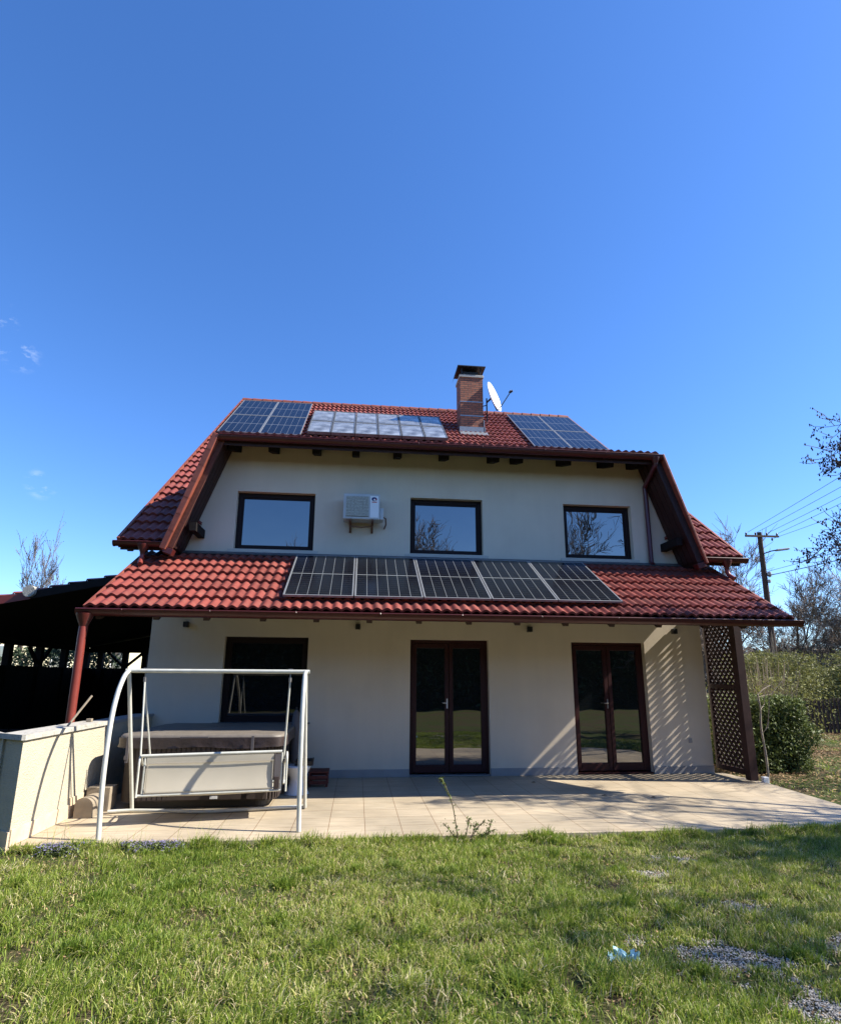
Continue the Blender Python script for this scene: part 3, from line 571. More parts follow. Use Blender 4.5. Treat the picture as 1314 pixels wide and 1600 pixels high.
# dark interior backs keep the rooms closed
# ================================================================== TRELLIS SCREEN
TR = thing('trellis_screen', (7.0, -.5, 0), 'dark red wooden lattice screen between house corner and terrace post', 'trellis')
po = MB(); po.box(6.925, 7.075, -1.06, -.92, .03, pz(-1)-.20); po.build('post', 'wood', TR, bevel=.006)
fr = MB(); LT = 3.20
fr.box(6.965, 7.035, -.92, -.01, .10, .19); fr.box(6.965, 7.035, -.08, -.01, .19, LT+.1); fr.box(6.965, 7.035, -.92, -.85, .19, LT+.0); fr.box(6.965, 7.035, -.85, -.08, 1.60, 1.68); fr.box(6.965, 7.035, -.92, -.08, LT-.02, LT+.10)
fr.build('frame', 'wood', TR, bevel=.004)
la = MB(); rng_ = 0
def clipseg(c, s, y0, y1, z0, z1):     # line z = s*y + c clipped to the rectangle
    pts = []
    for y in (y0, y1):
        z = s*y + c
        if z0 <= z <= z1: pts.append((y, z))
    for z in (z0, z1):
        y = (z-c)/s
        if y0 < y < y1: pts.append((y, z))
    return (pts[0], pts[1]) if len(pts) >= 2 else None
for (z0, z1) in ((.19, 1.60), (1.68, LT-.02)):
    for s, xo in ((1.0, -.006), (-1.0, .006)):
        c = -3.0
        while c < 5:
            q = clipseg(c, s, -.85, -.08, z0, z1)
            if q and (abs(q[0][0]-q[1][0]) > .015): la.bar((7.0+xo, q[0][0], q[0][1]), (7.0+xo, q[1][0], q[1][1]), .011, .046, up=(0, -s, 1))
            c += .134
la.build('lattice', 'wood', TR)
# little white stub at the terrace corner
wp = MB(); wp.box(-.05, .05, -.04, .04, 0, .17); tag(wp.build('corner_stone', 'white', None, bevel=.01, local=True), 'small white stone stub at the foot of the lattice post', 'stone'); bpy.data.objects['corner_stone'].location = (7.22, -1.02, -.08)

# ================================================================== WALL LAMPS
for i, (x, lab) in enumerate([(-3.16, 'black cube wall lamp above the hot tub, left of the dark window'), (-.01, 'black cube wall lamp between the dark window and the middle door'), (3.34, 'black cube wall lamp between the two glass doors'), (6.33, 'black cube wall lamp near the lattice screen')]):
    if i == 0:
        L0 = thing('wall_lamp', (x, 0, 2.66), lab, 'lamp', 'black cube lamps under the porch eave')
        b_ = MB(); b_.box(x-.045, x+.045, -.115, -.02, 2.655, 2.755); b_.build('housing', 'black', L0, bevel=.005); b_ = MB(); b_.box(x-.03, x+.03, -.02, -.001, 2.67, 2.74); b_.build('bracket', 'black', L0)
    else:
        c = copy_tree(L0); c.location = (x, 0, 2.66); c['label'] = lab

# ================================================================== SOLAR PANELS
def solar(name, label, group, O, U, V, Wd, Hd, off, N, rows=20):
    P = thing(name, tuple(O + N*off), label, 'solar panel', group)
    f = MB(); o = O + N*off; t = .035; e = .022
    f.obox(o, U, V, N, 0, Wd, 0, e, 0, t); f.obox(o, U, V, N, 0, Wd, Hd-e, Hd, 0, t); f.obox(o, U, V, N, 0, e, e, Hd-e, 0, t); f.obox(o, U, V, N, Wd-e, Wd, e, Hd-e, 0, t)
    f.build('frame', 'alu', P)
    q = MB(); a = [o + U*u + V*v + N*(t-.006) for (u, v) in ((e, e), (Wd-e, e), (Wd-e, Hd-e), (e, Hd-e))]; q.quad(*a, uv=[(0, 0), (6, 0), (6, rows), (0, rows)]); q.build('cells', 'cells', P, uv=True)
    for q_ in (.22, .76): r = MB(); r.obox(o, U, V, N, .0, Wd, Hd*q_, Hd*q_+.04, -.05, -.002); r.build('rail', 'alu', P)
    return P
ordn = ['leftmost', 'second from left', 'middle', 'second from right', 'rightmost']
for i in range(5):
    x = -1.195 + i*1.118; o = V3((x, PY, pz(PY))) + Vp*.30
    solar('solar_module', f'black solar panel on the porch roof, {ordn[i]} of the row of five', 'black solar panels on the porch roof', o, X, Vp, 1.10, 1.93, .115, Np)
def slope_at(x, y): return V3((x, y, mz(y)))
for (x0, nm) in ((-4.17, 'left'), (5.13, 'right')):
    for c in range(2):
        for r in range(2):
            o = slope_at(x0 + c*1.175, 4.72) + Vm*(r*2.01)
            lab = f'{"lower" if r == 0 else "upper"} {"left" if c == 0 else "right"} panel of the four grey blue solar panels at the {nm} roof end'
            solar('solar_module', lab, 'solar panels on the main roof', o, X, Vm, 1.16, 1.99, .115, Nm)

# solar thermal collectors
M['absorber'] = mat('collector_glass', (.36, .38, .38), .2, .6, metal=.5, noise=(3.5, .6), bump=(5, .25, .03))
ords = ['first', 'second', 'third', 'fourth', 'fifth', 'sixth']
for i in range(6):
    o = slope_at(-1.67 + i*.70, 4.94) + Nm*.10
    P = thing('solar_collector', tuple(o), f'silvery glazed solar collector on the main roof, {ords[i]} from the left', 'solar collector', 'silvery solar collectors beside the left solar array')
    f = MB(); Wd, Hd = .685, 2.62; e = .032
    f.obox(o, X, Vm, Nm, 0, Wd, 0, e, 0, .09); f.obox(o, X, Vm, Nm, 0, Wd, Hd-e, Hd, 0, .09); f.obox(o, X, Vm, Nm, 0, e, e, Hd-e, 0, .09); f.obox(o, X, Vm, Nm, Wd-e, Wd, e, Hd-e, 0, .09); f.obox(o, X, Vm, Nm, e, Wd-e, Hd*.5-.035, Hd*.5+.035, .05, .089)
    f.build('frame', 'flash', P)
    n = 10
    for (v0, v1) in ((e, Hd*.5-.035), (Hd*.5+.035, Hd-e)):
        g_ = MB(); base = 0
        for a in range(n+1):
            for b in range(n+1):
                u = a/n; v = b/n; h = .078 + .012*math.sin(math.pi*u)*math.sin(math.pi*v)*random.uniform(.6, 1.4)
                p = o + X*(e + (Wd-2*e)*u) + Vm*(v0+(v1-v0)*v) + Nm*h; g_.v.append(tuple(p)); g_.tv.append(.5)
        for a in range(n):
            for b in range(n): q = a*(n+1)+b; g_.f.append((q, q+n+1, q+n+2, q+1)); g_.uv.append([(0, 0)]*4)
        g_.build('glazing', 'absorber', P, smooth=True)
# ================================================================== SATELLITE DISH
SD = thing('satellite_dish', (3.88, 6.25, 10.1), 'white satellite dish on a bracket at the right side of the brick chimney', 'satellite dish')
dc = V3((4.30, 6.10, 10.96)); nrm = V3((.78, -.575, .25)).normalized()
ax1 = nrm.cross(V3((0, 0, 1))).normalized(); ax2 = ax1.cross(nrm)
if ax2.z < 0: ax2 = -ax2
d = MB(); n = 28
for (sd, off) in ((0, 0), (1, -.012)):
    for k in range(7):
        r = .50*k/6
        for j in range(n):
            t = 2*math.pi*j/n; p = dc + ax1*(r*.92*math.cos(t)) + ax2*(r*1.1*math.sin(t)) + nrm*(.11*(k/6)**2 - .11 + off); d.v.append(tuple(p)); d.tv.append(.5)
for sd in (0, 1):
    for k in range(6):
        for j in range(n): a = sd*7*n + k*n + j; b = sd*7*n + k*n + (j+1) % n; d.f.append((a, b, b+n, a+n)); d.uv.append([(0, 0)]*4)
for j in range(n): a = 6*n+j; b = 6*n+(j+1) % n; d.f.append((a, b, b+7*n, a+7*n)); d.uv.append([(0, 0)]*4)
d.build('dish', 'white', SD, smooth=True)
d = MB(); bt = dc - ax2*.52; d.tube([bt - nrm*.08, bt + nrm*.02, dc + nrm*.56 - ax2*.12], .016, 8); d.tube([dc - nrm*.13, bt-nrm*.06], .02, 8); d.build('feed_arm', 'black', SD)
d = MB(); e = dc + nrm*.56 - ax2*.12; d.tube([e - nrm*.06, e + nrm*.07], .035, 10); d.tube([e + ax2*.06, e - ax2*.04], .022, 8); d.build('feed_horn', 'black', SD)
d = MB(); d.tube([(4.06, 6.25, 10.08), (4.06, 6.25, 10.95)], .024, 10); d.tube([(3.87, 6.25, 10.64), (4.06, 6.25, 10.70)], .017, 8); d.tube([(3.87, 6.25, 10.12), (4.06, 6.25, 10.16)], .017, 8); d.tube([(4.06, 6.25, 10.8), dc - nrm*.12], .03, 8); d.build('bracket', 'black', SD)

# ================================================================== AIR CONDITIONER
AC = thing('air_conditioner', (0, -.2, 4.7), 'white air conditioner outdoor unit on a rusty bracket between left and middle upper windows', 'air conditioner')
b_ = MB(); b_.box(-.36, .345, -.38, -.08, 4.745, 5.26); b_.build('casing', 'acmetal', AC, bevel=.018)
b_ = MB(); b_.box(-.305, .125, -.386, -.381, 4.795, 5.205); gr = b_.build('fan_grille', 'black', AC, bevel=.002)
b_ = MB()
for k in range(22): x = -.30 + .425*k/21; b_.box(x-.0075, x+.0075, -.398, -.387, 4.80, 5.20)
for k in range(7): z = 4.82 + .36*k/6; b_.box(-.302, .122, -.402, -.3985, z-.004, z+.004)
b_.build('grille_bars', 'acfin', gr)
b_ = MB(); b_.box(.155, .32, -.388, -.381, 4.78, 5.22); b_.build('front_panel', 'white', AC, bevel=.004)
b_ = MB(); b_.prism([(.235+.052*math.cos(t), 5.155+.040*math.sin(t)) for t in [2*math.pi*k/28 for k in range(28)]], lambda p, dd: V3((p[0], dd, p[1])), -.392, -.3885); em = b_.build('emblem', 'navy', AC)
b_ = MB(); b_.prism([(.245+.026*math.cos(t), 5.142+.018*math.sin(t)) for t in [2*math.pi*k/20 for k in range(20)]], lambda p, dd: V3((p[0], dd, p[1])), -.3945, -.3925); b_.build('emblem_centre', 'white', em)
b_ = MB(); b_.box(.255, .275, -.397, -.395, 5.14, 5.165); b_.box(.19, .285, -.392, -.3885, 5.087, 5.102); b_.build('emblem_mark', 'redmark', em)
b_ = MB(); b_.box(.347, .42, -.33, -.10, 4.76, 5.0); b_.build('valve_cover', 'acmetal', AC, bevel=.012)
for x in (-.22, .21):
    b_ = MB(); b_.box(x-.02, x+.02, -.42, -.005, 4.700, 4.743); b_.box(x-.02, x+.02, -.035, -.002, 4.56, 4.699); b_.bar((x, -.34, 4.695), (x, -.03, 4.59), .022); b_.build('bracket', 'rust', AC)
b_ = MB(); b_.tube([(.42, -.2, 4.85), (.47, -.2, 4.82), (.48, -.1, 4.72), (.45, -.012, 4.66)], .014, 8); b_.tube([(-.22, -.30, 4.62), (.0, -.31, 4.60), (.21, -.30, 4.63)], .012, 8); b_.build('pipes', 'rust', AC, smooth=True)

# ================================================================== LOW GARDEN WALL
LW = thing('garden_wall', (-3.75, -3.0, -.1), 'low cream garden wall with worn concrete cap beside the garden swing', 'wall')
fx_, fy = -3.60, -4.10; ddir = V3((-.82, .57, 0)); c0 = V3((fx_, fy, 0)); c1 = c0 + ddir*1.5
outline = [(fx_, -.02), (fx_, fy), (c1.x, c1.y), (c1.x+.16, c1.y+.24), (-3.90, -3.93), (-3.86, -.02)]
wb = MB(); wb.prism(outline, lambda p, dd: V3((p[0], p[1], dd)), -.3, 1.075); wb.build('wall_body', 'stucco_low', LW)
cap_o = [(fx_+.035, -2.02), (fx_+.035, fy-.03), (fx_+.0, fy-.045), (c1.x-.02, c1.y-.045), (c1.x+.12, c1.y+.28), (-3.91, -3.9), (-3.90, -2.02)]
wb = MB(); wb.prism(cap_o, lambda p, dd: V3((p[0], p[1], dd)), 1.077, 1.135); wb.build('cap', 'concrete', LW, bevel=.006)
wb = MB(); wb.box(-3.90, fx_+.025, -2.0, -.02, 1.077, 1.12); wb.build('cap', 'plinth_grey', LW)
wb = MB(); wb.box(fx_+.001, fx_+.015, -4.09, -2.83, .002, .17); wb.box(fx_+.001, fx_+.015, -2.827, -2.45, .002, .245); wb.build('skirting_tiles', 'skirt', LW, bevel=.002)
wb = MB(); nn_ = V3((-.57, -.82, 0)); wb.obox(c0, ddir, V3((0, 0, 1)), nn_, 0, 1.5, -.1, .15, .001, .016); wb.build('skirting_tiles', 'skirt', LW)
# block and stick on cap
b_ = MB(); b_.box(-.035, .035, -.03, .03, 0, .045); o = b_.build('brick_piece', 'stone', None, local=True, bevel=.004); o.location = (-3.72, -2.25, 1.136); tag(o, 'small pale block lying on the cap of the low garden wall', 'block')
b_ = MB(); b_.tube([(0, 0, -.02), (.17, .20, .36)], .014, 8); o = b_.build('wooden_stick', 'stone', None, local=True, smooth=True); o.location = (-3.66, -3.02, 1.15); tag(o, 'pale wooden stick leaning beside the red downpipe on the low wall', 'stick')
# rounded stone block
b_ = MB(); prof = [(0, 0)] + [(.27, 0)] + [(.27-.0, .12)] + [(.135+.135*math.cos(t), .13+.135*math.sin(t)) for t in [math.pi*k/12 for k in range(13)]]
prof = [(0, 0), (.22, 0)] + [(.12+.10*math.cos(t), .13+.11*math.sin(t)) for t in [math.pi*.5*k/8 for k in range(9)]] + [(.09, .24)] + [(.09+.09*math.cos(t), .15+.09*math.sin(t)) for t in [math.pi*.5+math.pi*.5*k/6 for k in range(7)]]
b_.prism(prof, lambda p, dd: V3((p[0], dd, p[1])), 0, .34); o = b_.build('stone_block', 'stone', None, local=True, bevel=.006); o.location = (-3.53, -2.82, .002); tag(o, 'rounded beige stone block in the corner beside the low wall', 'stone block')
b_ = MB(); b_.box(0, .30, 0, .25, 0, .30); o = b_.build('stone_step', 'stone', None, local=True, bevel=.006); o.location = (-3.56, -2.44, .002); tag(o, 'pale square stone step between rounded block and hot tub', 'stone step')

# ================================================================== HOT TUB
HT = thing('hot_tub', (-2.15, -1.4, 0), 'brown hot tub under a brown vinyl cover behind the garden swing', 'hot tub')
hx0, hx1, hy0, hy1 = -3.22, -1.04, -2.42, -.30
def rrect(x0, x1, y0, y1, r, n=6):
    P = []
    for (cx, cy, a0) in ((x1-r, y1-r, 0), (x0+r, y1-r, 90), (x0+r, y0+r, 180), (x1-r, y0+r, 270)):
        for k in range(n+1): t = R_(a0+90*k/n); P.append((cx+r*math.cos(t), cy+r*math.sin(t)))
    return P
b_ = MB(); b_.prism(rrect(hx0+.03, hx1-.03, hy0+.03, hy1-.03, .2), lambda p, dd: V3((p[0], p[1], dd)), .10, .86); cab = b_.build('cabinet', 'cab', HT, smooth=True)
b_ = MB(); b_.prism(rrect(hx0+.16, hx1-.16, hy0+.12, hy1-.12, .16), lambda p, dd: V3((p[0], p[1], dd)), 0.003, .10); b_.build('base', 'black', HT)
b_ = MB()
for k in range(26):
    x = hx0 + .26 + k*(hx1-hx0-.52)/25
    b_.box(x-.026, x+.026, hy0+.018, hy0+.03, .34 if .3 < k/25 < .92 else .12, .84)
b_.build('cabinet_slats', 'cab_panel', cab)
b_ = MB(); b_.prism([(-2.55, .12), (-1.55, .12), (-1.55, .26), (-1.68, .33), (-2.42, .33)], lambda p, dd: V3((p[0], dd, p[1])), hy0+.014, hy0+.03); b_.prism([(-1.47, .12), (-1.20, .12), (-1.20, .22), (-1.25, .29), (-1.33, .33), (-1.47, .33)], lambda p, dd: V3((p[0], dd, p[1])), hy0+.014, hy0+.03); b_.build('access_panel', 'cab_panel', cab)
b_ = MB(); b_.box(-1.96, -1.86, hy0+.005, hy0+.013, .13, .165); b_.build('label_plate', 'white', cab)
for (xx) in (hx1-.28,):
    b_ = MB()
    for k in range(7): t = R_(275+80*k/6); cx, cy = hx1-.23, hy0+.23; b_.tube([(cx+.21*math.cos(t), cy+.21*math.sin(t), .12), (cx+.21*math.cos(t), cy+.21*math.sin(t), .84)], .012, 6)
    b_.build('corner_ribs', 'cab_panel', cab)
b_ = MB(); o_ = rrect(hx0-.03, hx1+.03, hy0-.03, hy1+.03, .18)
cx_, cy_ = (hx0+hx1)/2, (hy0+hy1)/2
lay = [(1.0, .88), (1.006, .92), (.999, .955), (.985, .972), (.90, .98), (.5, .995), (.02, 1.0)]; n = len(o_)
for s_, z in lay:
    for p in o_: b_.v.append((cx_+(p[0]-cx_)*s_, cy_+(p[1]-cy_)*s_, z+random.uniform(-.004, .004))); b_.tv.append(.5)
for k in range(len(lay)-1):
    for j in range(n): b_.f.append((k*n+j, k*n+(j+1) % n, (k+1)*n+(j+1) % n, (k+1)*n+j)); b_.uv.append([(0, 0)]*4)
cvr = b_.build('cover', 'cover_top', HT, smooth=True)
b_ = MB(); N_ = 140; ring = []
per = []
for k in range(len(o_)):
    a = V3((*o_[k], 0)); c = V3((*o_[(k+1) % len(o_)], 0)); L = (c-a).length; m_ = max(1, int(L/.06))
    for q in range(m_): per.append(a + (c-a)*(q/m_))
for z, s_, j_ in ((.938, 1.012, .0), (.91, 1.014, .004), (.86, 1.012, .010), (.80, 1.016, .016)):
    for i_, p in enumerate(per): w_ = .010*math.sin(i_*1.3)*(1 if z < .9 else .3); q = V3((cx_, cy_, 0)) + (p - V3((cx_, cy_, 0)))*(s_ + random.uniform(-j_, j_)*.3 + w_*.4); b_.v.append((q.x, q.y, z + (.012*math.sin(i_*.35) if z < .82 else 0))); b_.tv.append(.5)
n = len(per)
for k in range(3):
    for j in range(n): b_.f.append((k*n+j, k*n+(j+1) % n, (k+1)*n+(j+1) % n, (k+1)*n+j)); b_.uv.append([(0, 0)]*4)
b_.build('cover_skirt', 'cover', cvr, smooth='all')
b_ = MB()
for x in (-3.08, -1.42):
    b_ = MB(); b_.box(x-.018, x+.018, hy0-.085, hy0-.068, .62, .96); b_.box(x-.026, x+.026, hy0-.098, hy0-.085, .66, .71); b_.build('strap', 'strap', cvr)
b_ = MB(); b_.box(-2.40, -2.02, hy0-.088, hy0-.074, .935, .955); b_.build('cover_handle', 'strap', cvr)

# folded parasol behind the tub, white hourglass stool, crate
FP = thing('folded_parasol', (-1.0, -.85, 0), 'dark folded parasol standing between the hot tub and the wall', 'parasol')
b_ = MB(); b_.lathe((-1.0, -.85, 0), [(.02, 1.22), (.05, 1.18), (.075, 1.0), (.085, .7), (.07, .42), (.03, .36)], 14); b_.build('canopy', 'strap', FP, smooth=True)
b_ = MB(); b_.tube([(-1.0, -.85, .02), (-1.0, -.85, 1.27)], .016, 8); b_.lathe((-1.0, -.85, 0), [(0.001, .05), (.16, .045), (.18, .003)], 18); b_.build('pole', 'black', FP, smooth=True)
b_ = MB(); b_.lathe((0, 0, 0), [(.001, .42), (.185, .42), (.20, .40), (.185, .36), (.13, .26), (.115, .20), (.13, .13), (.175, .03), (.19, .003)], 28); o = b_.build('stool', 'stoolw', None, local=True, smooth=True); o.location = (-.88, -1.42, .002); tag(o, 'white hourglass shaped stool standing beside the hot tub', 'stool')
PT_ = thing('plant_tray', (-.80, -1.42, .424), 'black plastic tray lying on top of the white stool', 'tray')
b_ = MB(); b_.box(-.92, -.64, -1.52, -1.32, .424, .44); b_.box(-.92, -.90, -1.52, -1.32, .44, .50); b_.box(-.66, -.64, -1.52, -1.32, .44, .52); b_.box(-.90, -.66, -1.52, -1.50, .44, .49); b_.box(-.90, -.66, -1.34, -1.32, .44, .51); b_.build('tray_body', 'black', PT_, bevel=.004)
b_ = MB()
for k in range(5): b_.tube([(-.86+.045*k, -1.42, .44), (-.86+.045*k+random.uniform(-.02, .02), -1.44, .53)], .006, 5)
b_.build('pot_rims', 'strap', PT_)
CR = thing('wooden_crate', (-.58, -.75, 0), 'red brown slatted wooden crate on the terrace right of the white stool', 'crate')
b_ = MB()
for k in range(5): y = -.92+.085*k; b_.box(-.76, -.42, y, y+.055, .225, .245)
b_.build('top_slats', 'crate', CR)
b_ = MB()
for z in (.05, .13): b_.box(-.75, -.43, -.935, -.92, z, z+.055); b_.box(-.75, -.43, -.52, -.505, z, z+.055)
for x in (-.75, -.45):
    for z in (.05, .13): b_.box(x, x+.02, -.92, -.52, z, z+.055)
b_.build('side_slats', 'crate', CR)
b_ = MB()
for x in (-.745, -.465):
    for y in (-.91, -.56): b_.box(x+.001, x+.034, y, y+.034, .003, .224)
b_.build('corner_posts', 'crate', CR)

# ================================================================== GARDEN SWING
SW = thing('garden_swing', (-1.8, -3.2, 0), 'cream metal garden swing frame with beige hanging bench in front of the hot tub', 'garden swing')
top = 1.835; TXL, TXR = -2.93, -.68
b_ = MB(); b_.tube([(TXL-.04, -3.15, top), (TXR+.05, -3.15, top)], .026, 14); b_.build('top_bar', 'swing', SW, smooth=True)
def smoothpts(P, n=6):
    P = [V3(p) for p in P]; out = []
    for i in range(len(P)-1):
        p0 = P[max(i-1, 0)]; p1 = P[i]; p2 = P[i+1]; p3 = P[min(i+2, len(P)-1)]
        for k in range(n):
            t = k/n; out.append(.5*((2*p1)+(-p0+p2)*t+(2*p0-5*p1+4*p2-p3)*t*t+(-p0+3*p1-3*p2+p3)*t**3))
    return out + [P[-1]]
for (xt, xf, xr) in ((TXL, -2.775, -2.93), (TXR, -.625, -.66)):
    b_ = MB(); b_.tube(smoothpts([(xf, -3.90 if xf < -2 else -3.72, .003), (xf+(xt-xf)*.35, -3.83 if xf < -2 else -3.69, .60), (xf+(xt-xf)*.62, -3.70 if xf < -2 else -3.60, 1.20), (xf+(xt-xf)*.8, -3.53 if xf < -2 else -3.47, 1.55), (xf+(xt-xf)*.92, -3.33, 1.76), (xt, -3.17, top-.005)]), .0275, 14); b_.build('leg', 'swing', SW, smooth=True)
    b_ = MB(); b_.tube([(xt, -3.15, top-.03), (xr, -2.50, .02)], .024, 12); b_.build('leg', 'swing', SW, smooth=True)
b_ = MB(); b_.tube(smoothpts([(-3.20, -2.60, .03), (-2.93, -2.55, .03), (-2.5, -2.60, .03), (-2.0, -2.68, .03), (-1.5, -2.62, .03), (-.64, -2.46, .03)]), .022, 12); b_.build('floor_rail', 'swing', SW, smooth=True)
# hanging seat
SP = (-1.8, -3.25, R_(9), .22, -.03)
bz0, bz1 = .375, .835; yb = -3.40; XA, XB = -2.60, -.955
for (hx, xa) in ((-2.725, XA-.03), (-.88, XB+.035)):
    b_ = MB(); b_.tube([(hx, -3.15, top+.03), (hx, -3.15, 1.74)], .008, 8); b_.tube([(hx-.03, -3.15, top+.03), (hx+.03, -3.15, top+.03)], .006, 6)
    for k in range(7): b_.lathe((hx, -3.15, 1.70+.008*k), [(.018, 0), (.022, .004), (.018, .008)], 10)
    b_.build('spring_hook', 'steel', SW, smooth=True)
    b_ = MB(); dy_ = .07 if hx < -2 else .34; b_.tube([(hx, -3.15, 1.70), (xa+.0 if hx < -2 else xa+.0, -3.36+dy_, .80 if hx < -2 else .72)], .0115, 8); b_.tube([(hx, -3.15, 1.70), (xa-.03 if hx < -2 else xa-.06, -2.88+dy_, .68)], .0115, 8); b_.build('hanger_rod', 'swing', SW, smooth=True)
    s_ = -1 if hx < -2 else 1; q = xa + s_*.03
    b_ = MB(); b_.tube(smoothpts([(q, -3.42, .36), (q, -3.42, .60), (q, -3.42, .76), (q, -3.34, .83), (q, -3.15, .70), (q, -2.90, .66), (q, -2.82, .60), (q, -2.82, .42), (q, -2.86, .36)], 5), .013, 8); b_.spin(*SP).build('arm_loop', 'swing', SW, smooth=True)
b_ = MB(); b_.tube([(XA-.04, yb, bz1), (XB, yb, bz1+.012)], .019, 10); b_.tube([(XA-.05, yb, bz0), (XB, yb, bz0)], .016, 10); b_.tube([(XA-.05, -2.85, bz0), (XB+.02, -2.85, bz0+.02)], .016, 10)
b_.tube([(XA, yb, bz0), (XA, yb, bz1)], .012, 8); b_.tube([(XB+.0, yb, bz0), (XB+.0, yb, bz1)], .012, 8); b_.tube([(XA, yb, bz0), (XA, -2.85, bz0)], .012, 8); b_.tube([(XB, yb, bz0), (XB, -2.85, bz0+.01)], .012, 8)
b_.spin(*SP).build('seat_frame', 'swing', SW, smooth=True)
def sheet(a, b, c, d, sag, nrm, n=14, m=6):
    mb = MB(); a, b, c, d = map(V3, (a, b, c, d)); nrm = V3(nrm)
    for off in (0, .004):
        for i in range(n+1):
            for j in range(m+1):
                u, v = i/n, j/m; p = (a*(1-u)+b*u)*(1-v) + (d*(1-u)+c*u)*v + nrm*(sag*math.sin(math.pi*v)*(1-.15*math.cos(6*u)) + off); mb.v.append(tuple(p)); mb.tv.append(.5)
    K = (n+1)*(m+1)
    for l in (0, K):
        for i in range(n):
            for j in range(m): q = l+i*(m+1)+j; mb.f.append((q, q+m+1, q+m+2, q+1)); mb.uv.append([(0, 0)]*4)
    return mb
sheet((XA+.02, yb-.012, bz0+.01), (XB-.10, yb-.012, bz0+.01), (XB-.10, yb-.012, bz1-.012), (XA+.02, yb-.012, bz1-.012), .018, (0, 1, 0)).spin(*SP).build('seat_back', 'sling', SW, smooth=True)
sheet((XA+.02, yb+.01, bz0-.01), (XB-.04, yb+.01, bz0-.01), (XB-.04, -2.86, bz0+.0), (XA+.02, -2.86, bz0+.0), .05, (0, 0, -1)).spin(*SP).build('seat_cushion', 'sling', SW, smooth=True)
b_ = MB(); b_.box(XA+.02, XB-.10, yb-.019, yb-.014, bz1-.095, bz1-.085); b_.box(XA+.02, XB-.10, yb-.019, yb-.014, bz0+.03, bz0+.038); b_.box(XA+.035, XA+.045, yb-.019, yb-.014, bz0+.03, bz1-.095); b_.box(XB-.115, XB-.105, yb-.019, yb-.014, bz0+.03, bz1-.095); b_.spin(*SP).build('hem', 'sling_dark', SW)
b_ = MB(); b_.box(XB-.09, XB-.015, yb-.02, yb-.014, bz0+.01, bz1-.02); b_.spin(*SP).build('side_strap', 'strap', SW)
b_ = MB(); b_.box(XB-.085, XB-.02, yb-.035, yb-.021, bz0+.03, bz0+.17); b_.spin(*SP).build('buckle', 'cover', SW, bevel=.006)

# ================================================================== CARPORT
CP = thing('carport', (-6.5, 5.5, -.1), 'dark wooden carport with tiled roof attached to the left side of the house', 'carport')
KX, KZ = -6.5, 3.38
def ctop(x): return KZ + (x-KX)*.222 if x > KX else KZ + (x-KX)*.20
sl_ = MB(); Z1 = V3((0, 0, 1))
for (xa, xb) in ((-9.6, KX), (KX, -3.81)):
    P = []
    for oz in (-.10, 0):
        for y in (1.0, 10.3): P += [V3((xa, y, ctop(xa)+oz)), V3((xb, y, ctop(xb)+oz))]
    sl_.hexa(P)
cpr = sl_.build('roof', 'wood_black', CP)
for (xa, xb, sd) in ((-9.6, KX, 14), (KX, -3.81, 15)):
    U_ = V3((0, -1, 0)); V_ = (V3((xb, 0, ctop(xb))) - V3((xa, 0, ctop(xa)))); L = V_.length
    tiles('roof_tiles', 'tile', CP, V3((xa, 10.3, ctop(xa)+.005)), U_, V_, 9.3, L, seed=sd)
fa = MB(); fa.bar((-9.6, .985, ctop(-9.6)-.055), (KX, .985, KZ-.055), .03, .15); fa.build('fascia_board', 'pipe', CP)
fa = MB(); fa.bar((KX, .985, KZ-.055), (-3.82, .985, ctop(-3.82)-.055), .03, .15); fa.build('fascia_board', 'wood_black', CP)
rt = MB(); rt.tube([(KX, .90, KZ+.02), (KX, 10.3, KZ+.02)], .115, 18); rt.build('ridge_tile', 'concrete', CP, smooth=True)
bm_ = MB(); bm_.box(-9.28, -9.12, 1.1, 10.1, 2.58, 2.70); bm_.build('beam', 'wood_black', CP)
bm_ = MB(); bm_.box(-9.12, -3.82, 9.93, 10.07, 2.56, 2.72); bm_.build('beam', 'wood_black', CP)
gb = MB(); gb.prism([(-9.1, 2.72), (-3.85, 2.72), (-3.85, 3.75), (KX, KZ-.12), (-9.1, ctop(-9.1)-.12)], lambda p, dd: V3((p[0], dd, p[1])), 9.95, 9.99); gb.build('gable_boards', 'wood_black', CP)
posts = [(-9.2, 1.2), (-9.2, 3.4), (-9.2, 5.4), (-9.2, 6.95), (-9.2, 8.4), (-9.2, 9.98), (-8.75, 10.0), (-7.95, 10.0), (-7.3, 10.0), (-6.3, 10.0), (-5.0, 10.0), (-4.0, 10.0)]
for (x, y) in posts:
    b_ = MB(); b_.box(x-.085, x+.085, y-.085, y+.085, -.1, 2.58 if x < -9 else 2.56); b_.build('post', 'wood_black', CP)
    if (x, y) in ((-9.2, 6.95), (-7.95, 10.0), (-6.3, 10.0)):
        b_ = MB(); dv = V3((0, 1, 0)) if x < -9 else V3((1, 0, 0))
        for s_ in (-1, 1): b_.bar(V3((x, y, 2.05)), V3((x, y, 2.57)) + dv*(s_*.58), .08)
        b_.build('brace', 'wood_black', CP)
b_ = MB(); b_.box(-9.22, -9.18, 1.0, 10.0, -.1, 2.02); b_.box(-9.2, -3.82, 10.0, 10.04, -.1, 2.02)
for k in range(30): y = 1.05+.3*k; b_.box(-9.18, -9.16, y, y+.28, -.1, 2.03)
for k in range(18): x = -9.18+.3*k; b_.box(x, x+.28, 9.975, 9.999, -.1, 2.03)
b_.build('plank_wall', 'wood_black', CP)
b_ = MB(); b_.box(-9.2, -3.8, .98, 1.02, -.1, .75) ; 
for k in range(18): x = -9.18+.3*k; b_.box(x, min(x+.28, -3.82), .95, .979, -.1, .78)
